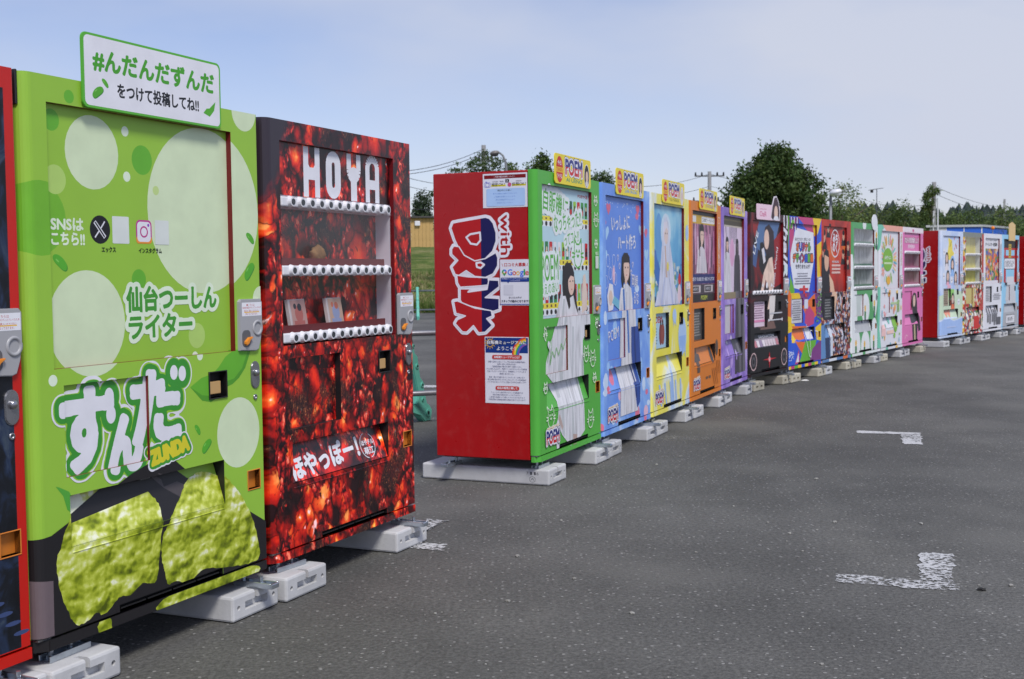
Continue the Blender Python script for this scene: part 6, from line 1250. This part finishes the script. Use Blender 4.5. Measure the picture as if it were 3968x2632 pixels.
for (a, b, s_, lb) in (((at(1500, 668, 60)), at(1879, 575, 70), .3, 'highest overhead wire running to the pole in the thin tree'), (at(1500, 680, 60), at(1879, 590, 70), .3, 'second overhead wire running to the pole in the thin tree'),
                       (at(1480, 655, 55), at(1760, 715, 75), .2, 'overhead wire dipping behind the red sided machine'), (at(1480, 690, 55), at(1760, 745, 75), .2, 'lower overhead wire dipping behind the red sided machine'), (at(1500, 800, 90), at(1700, 812, 95), .1, 'lowest overhead wire beside the round tree on the bank'),
                       (at(2400, 722, 88), at(2750, 674, 95), .35, 'upper wire reaching the bare pole from the left'), (at(2400, 760, 88), at(2750, 722, 95), .35, 'lower wire reaching the bare pole from the left'), (at(2750, 674, 95), at(3000, 715, 105), .2, 'upper wire leaving the bare pole towards the big tree'), (at(2750, 722, 95), at(3000, 745, 105), .2, 'lower wire leaving the bare pole towards the big tree'),
                       (at(3632, 728, 84), at(4060, 800, 130), .8, 'upper wire running from the ivy clad pole'), (at(3632, 755, 84), at(4060, 805, 130), 1.0, 'lower wire running from the ivy clad pole'), (at(3320, 762, 120), at(3617, 790, 84), .5, 'faint wire crossing above the bushes to the ivy clad pole')):
    wire(a, b, s_, lb)

# ------------------------------------------------------------------ vegetation
def leafmat(name, c, var=.3):
    b = NB(name); a = b.n('ShaderNodeAttribute', attribute_name='col'); col = b.mixc(1.0, a.outputs['Color'], c, 'MULTIPLY')
    b.fin(col, .6, 0, .25); tl_ = b.n('ShaderNodeBsdfTranslucent'); b.l(col, tl_.inputs[0]); mx = b.n('ShaderNodeMixShader'); mx.inputs[0].default_value = .22
    b.l(b.b.outputs[0], mx.inputs[1]); b.l(tl_.outputs[0], mx.inputs[2]); b.l(mx.outputs[0], b.o.inputs[0]); return b.m
BARK = paint('bark', C(84, 72, 60), .9, var=.3, scale=12)
def crown(name, lobes, clumps, per, leaf, spread, seed, mat, parent, shell=.55, flat=1.0):
    g = np.random.default_rng(seed); lob = np.array(lobes, float); vol = lob[:, 3]*lob[:, 4]*lob[:, 5]; pk = g.choice(len(lob), clumps, p=(vol**.72)/np.sum(vol**.72))
    d = g.normal(size=(clumps, 3)); d /= np.linalg.norm(d, axis=1)[:, None]; rad = (shell+(1-shell)*g.random(clumps))**.6 * g.uniform(.86, 1.08, clumps)
    cc = lob[pk, :3]+d*lob[pk, 3:6]*rad[:, None]; tone = g.uniform(.68, 1.3, clumps); hue = g.uniform(.85, 1.15, clumps)
    n = clumps*per; ce = np.repeat(cc, per, axis=0)+g.normal(size=(n, 3))*spread*np.array([1, 1, flat]); sz = leaf*g.uniform(.6, 1.35, n)
    a = g.normal(size=(n, 3)); a /= np.linalg.norm(a, axis=1)[:, None]; b = np.cross(a, g.normal(size=(n, 3))); b /= np.linalg.norm(b, axis=1)[:, None]
    A = a*sz[:, None]; B = b*sz[:, None]*.55
    V = np.stack([ce-A, ce-B*.9+A*.1, ce+A, ce+B*.9+A*.1], axis=1).reshape(-1, 3)
    me = bpy.data.meshes.new(name); me.vertices.add(n*4); me.vertices.foreach_set('co', V.ravel()); me.loops.add(n*4); me.loops.foreach_set('vertex_index', np.arange(n*4)); me.polygons.add(n); me.polygons.foreach_set('loop_start', np.arange(0, n*4, 4)); me.update(calc_edges=True)
    t_ = np.repeat(tone, per)*g.uniform(.8, 1.2, n); h_ = np.repeat(hue, per); col = np.stack([t_*h_, t_, t_/h_, np.ones(n)], axis=1).astype(np.float32)
    ca = me.color_attributes.new('col', 'FLOAT_COLOR', 'CORNER'); ca.data.foreach_set('color', np.repeat(col, 4, axis=0).ravel()); return obj(name, me, mat, parent)
def trunk(parent, h, r_, limbs, seed):
    g = random.Random(seed); bm = bmesh.new(); tube(bm, [(0, 0, -.3), (g.uniform(-.1, .1), 0, h*.35), (g.uniform(-.15, .15), g.uniform(-.1, .1), h*.7), (g.uniform(-.2, .2), 0, h)], r_, 8, [r_*1.25, r_, r_*.7, r_*.3])
    for k in range(limbs):
        z = h*g.uniform(.30, .8); a = 6.283*k/limbs+g.uniform(-.4, .4); ln = h*g.uniform(.22, .42); tube(bm, [(0, 0, z), (math.cos(a)*ln*.5, math.sin(a)*ln*.5, z+ln*.3), (math.cos(a)*ln, math.sin(a)*ln, z+ln*.65)], r_*.4, 6, [r_*.45, r_*.28, r_*.1])
    return obj('trunk', frombm('trunk', bm, True), BARK, parent)
def tree(name, px, dist, pyt, wpx, label, mat, lobes, clumps, per, leaf, spread, seed, basez=0, limbs=7, tr=None, shell=.5, flat=1.0, group='trees beyond the lot'):
    b = at(px, 1000, dist); top = at(px, pyt, dist).z-basez; hw = wpx/2/F*dist; t = thing(name, label, 'tree', (b.x, b.y, basez), 0, group)
    lb = [(x*hw, y*hw, z*top, sx*hw, sy*hw, sz*top) for x, y, z, sx, sy, sz in lobes]
    crown('crown', lb, clumps, per, leaf, spread, seed, mat, t, shell, flat); trunk(t, top*.78, tr or top*.022, limbs, seed); return t
DKG = leafmat('dark_leaf', (.060, .100, .026, 1)); MDG = leafmat('mid_leaf', (.110, .160, .045, 1)); LTG = leafmat('light_leaf', (.155, .205, .062, 1)); CHG = leafmat('cherry_leaf', (.075, .115, .035, 1)); CON = leafmat('conifer_leaf', (.050, .080, .040, 1))
tree('broadleaf_tree', 2998, 72, 552, 440, 'big dense round dark green tree rising above the machines', DKG, [(0, 0, .66, .62, .6, .31), (-.38, .05, .52, .56, .6, .28), (.40, 0, .54, .54, .6, .28), (0, 0, .36, .95, .8, .24), (.08, 0, .80, .40, .4, .18), (-.55, 0, .36, .42, .5, .2), (.6, 0, .35, .40, .5, .2)], 1000, 62, .115, .23, 1, shell=.45)
tree('bushy_tree', 3258, 84, 682, 150, 'pale green feathery tree beside the big round tree', LTG, [(.1, 0, .62, .8, .8, .36), (-.3, 0, .45, .7, .7, .3), (.2, 0, .3, 1, 1, .3)], 230, 36, .085, .22, 2)
bush = [(3325, 92, 770, 190, LTG), (3420, 96, 782, 180, MDG), (3498, 94, 770, 170, MDG), (3560, 100, 806, 150, MDG), (3690, 92, 808, 190, MDG), (3640, 112, 826, 130, MDG), (3765, 98, 800, 170, MDG), (3885, 96, 786, 200, LTG), (3975, 88, 822, 180, MDG), (3235, 96, 790, 190, DKG), (3830, 118, 826, 150, MDG)]
lbs = ['olive bushy tree right of the white domed lamp', 'rounded olive tree below the television aerial', 'pale topped bushy tree left of the ivy clad pole', 'dark olive bush close to the ivy clad pole', 'light green bush right of the ivy clad pole', 'low bush at the foot of the ivy clad pole', 'mid green tree above the blue prefab roof', 'feathery yellow green tree behind the wooden plaque sign', 'leafy green tree at the end of the far row', 'dark green tree filling below the pale feathery tree', 'low bush behind the amber beacon']
for k, ((px, ds, pt, w, mm_), lb) in enumerate(zip(bush, lbs)):
    tree('bushy_tree', px, ds, pt, w, lb, mm_, [(0, 0, .60, .85, .8, .36), (-.4, 0, .42, .75, .7, .34), (.4, .1, .40, .75, .7, .34), (0, 0, .22, 1.05, .9, .24)], 330, 40, .095, .26, 20+k, group='bushy trees behind the far machines')
# ivy on the pole
iv = thing('ivy', 'dense green ivy hanging on the left of the utility pole', 'ivy', pz.location, 0)
crown('foliage', [(-.25, -.1, ptz-.65, .28, .25, .35), (-.40, -.1, ptz-1.3, .40, .3, .6), (-.50, 0, ptz-2.1, .42, .3, .7), (.12, 0, ptz-.62, .25, .2, .16), (-.55, 0, ptz-3.2, .48, .4, 1.0), (-.5, 0, ptz-4.4, .5, .4, 1.0)], 240, 34, .065, .09, 77, MDG, iv)
bm = bmesh.new(); tube(bm, [(-.2, -.2, 0), (-.3, -.2, ptz*.5), (-.2, -.2, ptz-1)], .05, 6); obj('stem', frombm('stem', bm), BARK, iv)
# left side, seen over and beside the red cabinet
tree('cherry_tree', 1872, 58, 575, 300, 'thin open cherry tree with layered branches above the red cabinet', CHG, [(.05, 0, .965, .16, .2, .03), (-.05, 0, .93, .40, .4, .022), (.30, 0, .925, .38, .3, .03), (-.30, 0, .895, .50, .4, .018), (.15, 0, .885, .62, .5, .03), (-.55, 0, .862, .42, .4, .014), (.1, 0, .85, .75, .6, .028), (-.75, 0, .825, .36, .3, .012), (-.1, 0, .81, .9, .7, .028), (.2, 0, .74, .95, .8, .06), (0, 0, .62, .9, .7, .08)], 330, 20, .058, .10, 3, limbs=14, shell=.1, flat=.42)
tree('broadleaf_tree', 2030, 62, 628, 200, 'leafy tree between the street lamp and the green machine', MDG, [(0, 0, .90, 1.0, .7, .09), (-.5, 0, .82, .9, .7, .12), (.4, 0, .78, .9, .7, .16), (0, 0, .6, 1, .8, .2)], 330, 36, .075, .15, 4)
tree('ivy_covered_tree', 2104, 48, 592, 84, 'dense dark ivy covered stump rising behind the yellow sign of the green machine', DKG, [(0, 0, .72, .85, .8, .26), (.1, 0, .5, .9, .8, .25)], 220, 40, .075, .13, 5, shell=.7)
tree('cherry_tree', 2338, 64, 668, 130, 'tip of a leafy tree between the green and blue machines', CHG, [(-.1, 0, .90, .75, .6, .09), (.35, 0, .82, .7, .5, .10), (0, 0, .65, .9, .7, .2)], 220, 30, .075, .15, 6)
tree('conifer_tree', 1640, 100, 735, 96, 'upright dark bushy tree behind the tan shed', CON, [(0, 0, .68, .62, .6, .30), (-.15, 0, .45, .85, .8, .28), (.2, 0, .3, .9, .8, .25)], 260, 34, .11, .2, 8, basez=2.8, shell=.6)
tree('cherry_tree', 1705, 56, 705, 60, 'loose leafy branch reaching past the edge of the red cabinet', CHG, [(0, 0, .9, .9, .5, .05), (.5, 0, .8, .9, .5, .06), (.6, 0, .6, .8, .5, .1)], 60, 22, .06, .13, 9, flat=.5, limbs=0)
# wooded hill
V = []; Fs = []; nx, ny = 70, 12; g9 = random.Random(5)
def hill_h(px): 
    return 1.0 if False else (at(px, 800-18*math.sin((px-3200)/150)-(22 if px > 3680 else 0), 430).z)
for j in range(ny+1):
    for i in range(nx+1):
        x = -160+560*i/nx; px = W/2+F*x/430; px = max(2600, min(4600, px)); f = j/ny; y = 330+200*f; hh = hill_h(px)-8 if px > 2700 else 14
        V.append((x, y, max(-.5, hh*(math.sin(min(1, f*1.8)*math.pi/2))-.5)))
for j in range(ny):
    for i in range(nx): a = j*(nx+1)+i; Fs.append((a, a+1, a+nx+2, a+nx+1))
obj('wooded_hill', mesh('wooded_hill', V, Fs, True), paint('hill_green', (.028, .045, .022, 1), .95, var=.3, scale=.05), kind='structure')
g = np.random.default_rng(15); vs = []; fc = []; cols = []
def conifer(x, y, z, h, w, tone, rows=7):
    for k in range(rows):
        f = k/rows; rr0 = w*(1-f**1.6*.80)*g.uniform(.8, 1.2); z0 = z+h*f*.94; z1 = z0+h*.24; b = len(vs); n = 7; ph = g.uniform(0, 6)
        for i in range(n): a = ph+6.283*i/n; q_ = rr0*g.uniform(.55, 1.35); vs.append((x+q_*math.cos(a), y+q_*math.sin(a), z0-g.uniform(0, .06)*h))
        vs.append((x, y, z1))
        for i in range(n): fc.append((b+i, b+(i+1) % n, b+n)); t_ = tone*g.uniform(.75, 1.25); cols.append((.046*t_, .064*t_, .058*t_, 1))  # bluish haze of distance is mixed into the needle colour
for k in range(1500):
    f = g.random(); y = 345+95*f; x = g.uniform(-20, 230); px = min(4600, W/2+F*x/y)
    if px < 2650: continue
    hh = max(0, (hill_h(px)-8)*math.sin(min(1, (y-330)/200*1.8)*math.pi/2)-.5); h_ = g.uniform(5.0, 10.5); conifer(x, y, hh-1.5, h_, h_*.34, g.uniform(.7, 1.25))
me = mesh('forest', vs, fc); ca = me.color_attributes.new('col', 'FLOAT_COLOR', 'CORNER'); ca.data.foreach_set('color', np.repeat(np.array(cols, dtype=np.float32), 3, axis=0).ravel())
obj('forest', me, attr_mat('hazed_needles', .8, .15), kind='stuff', label='dark conifer wood covering the distant hill')
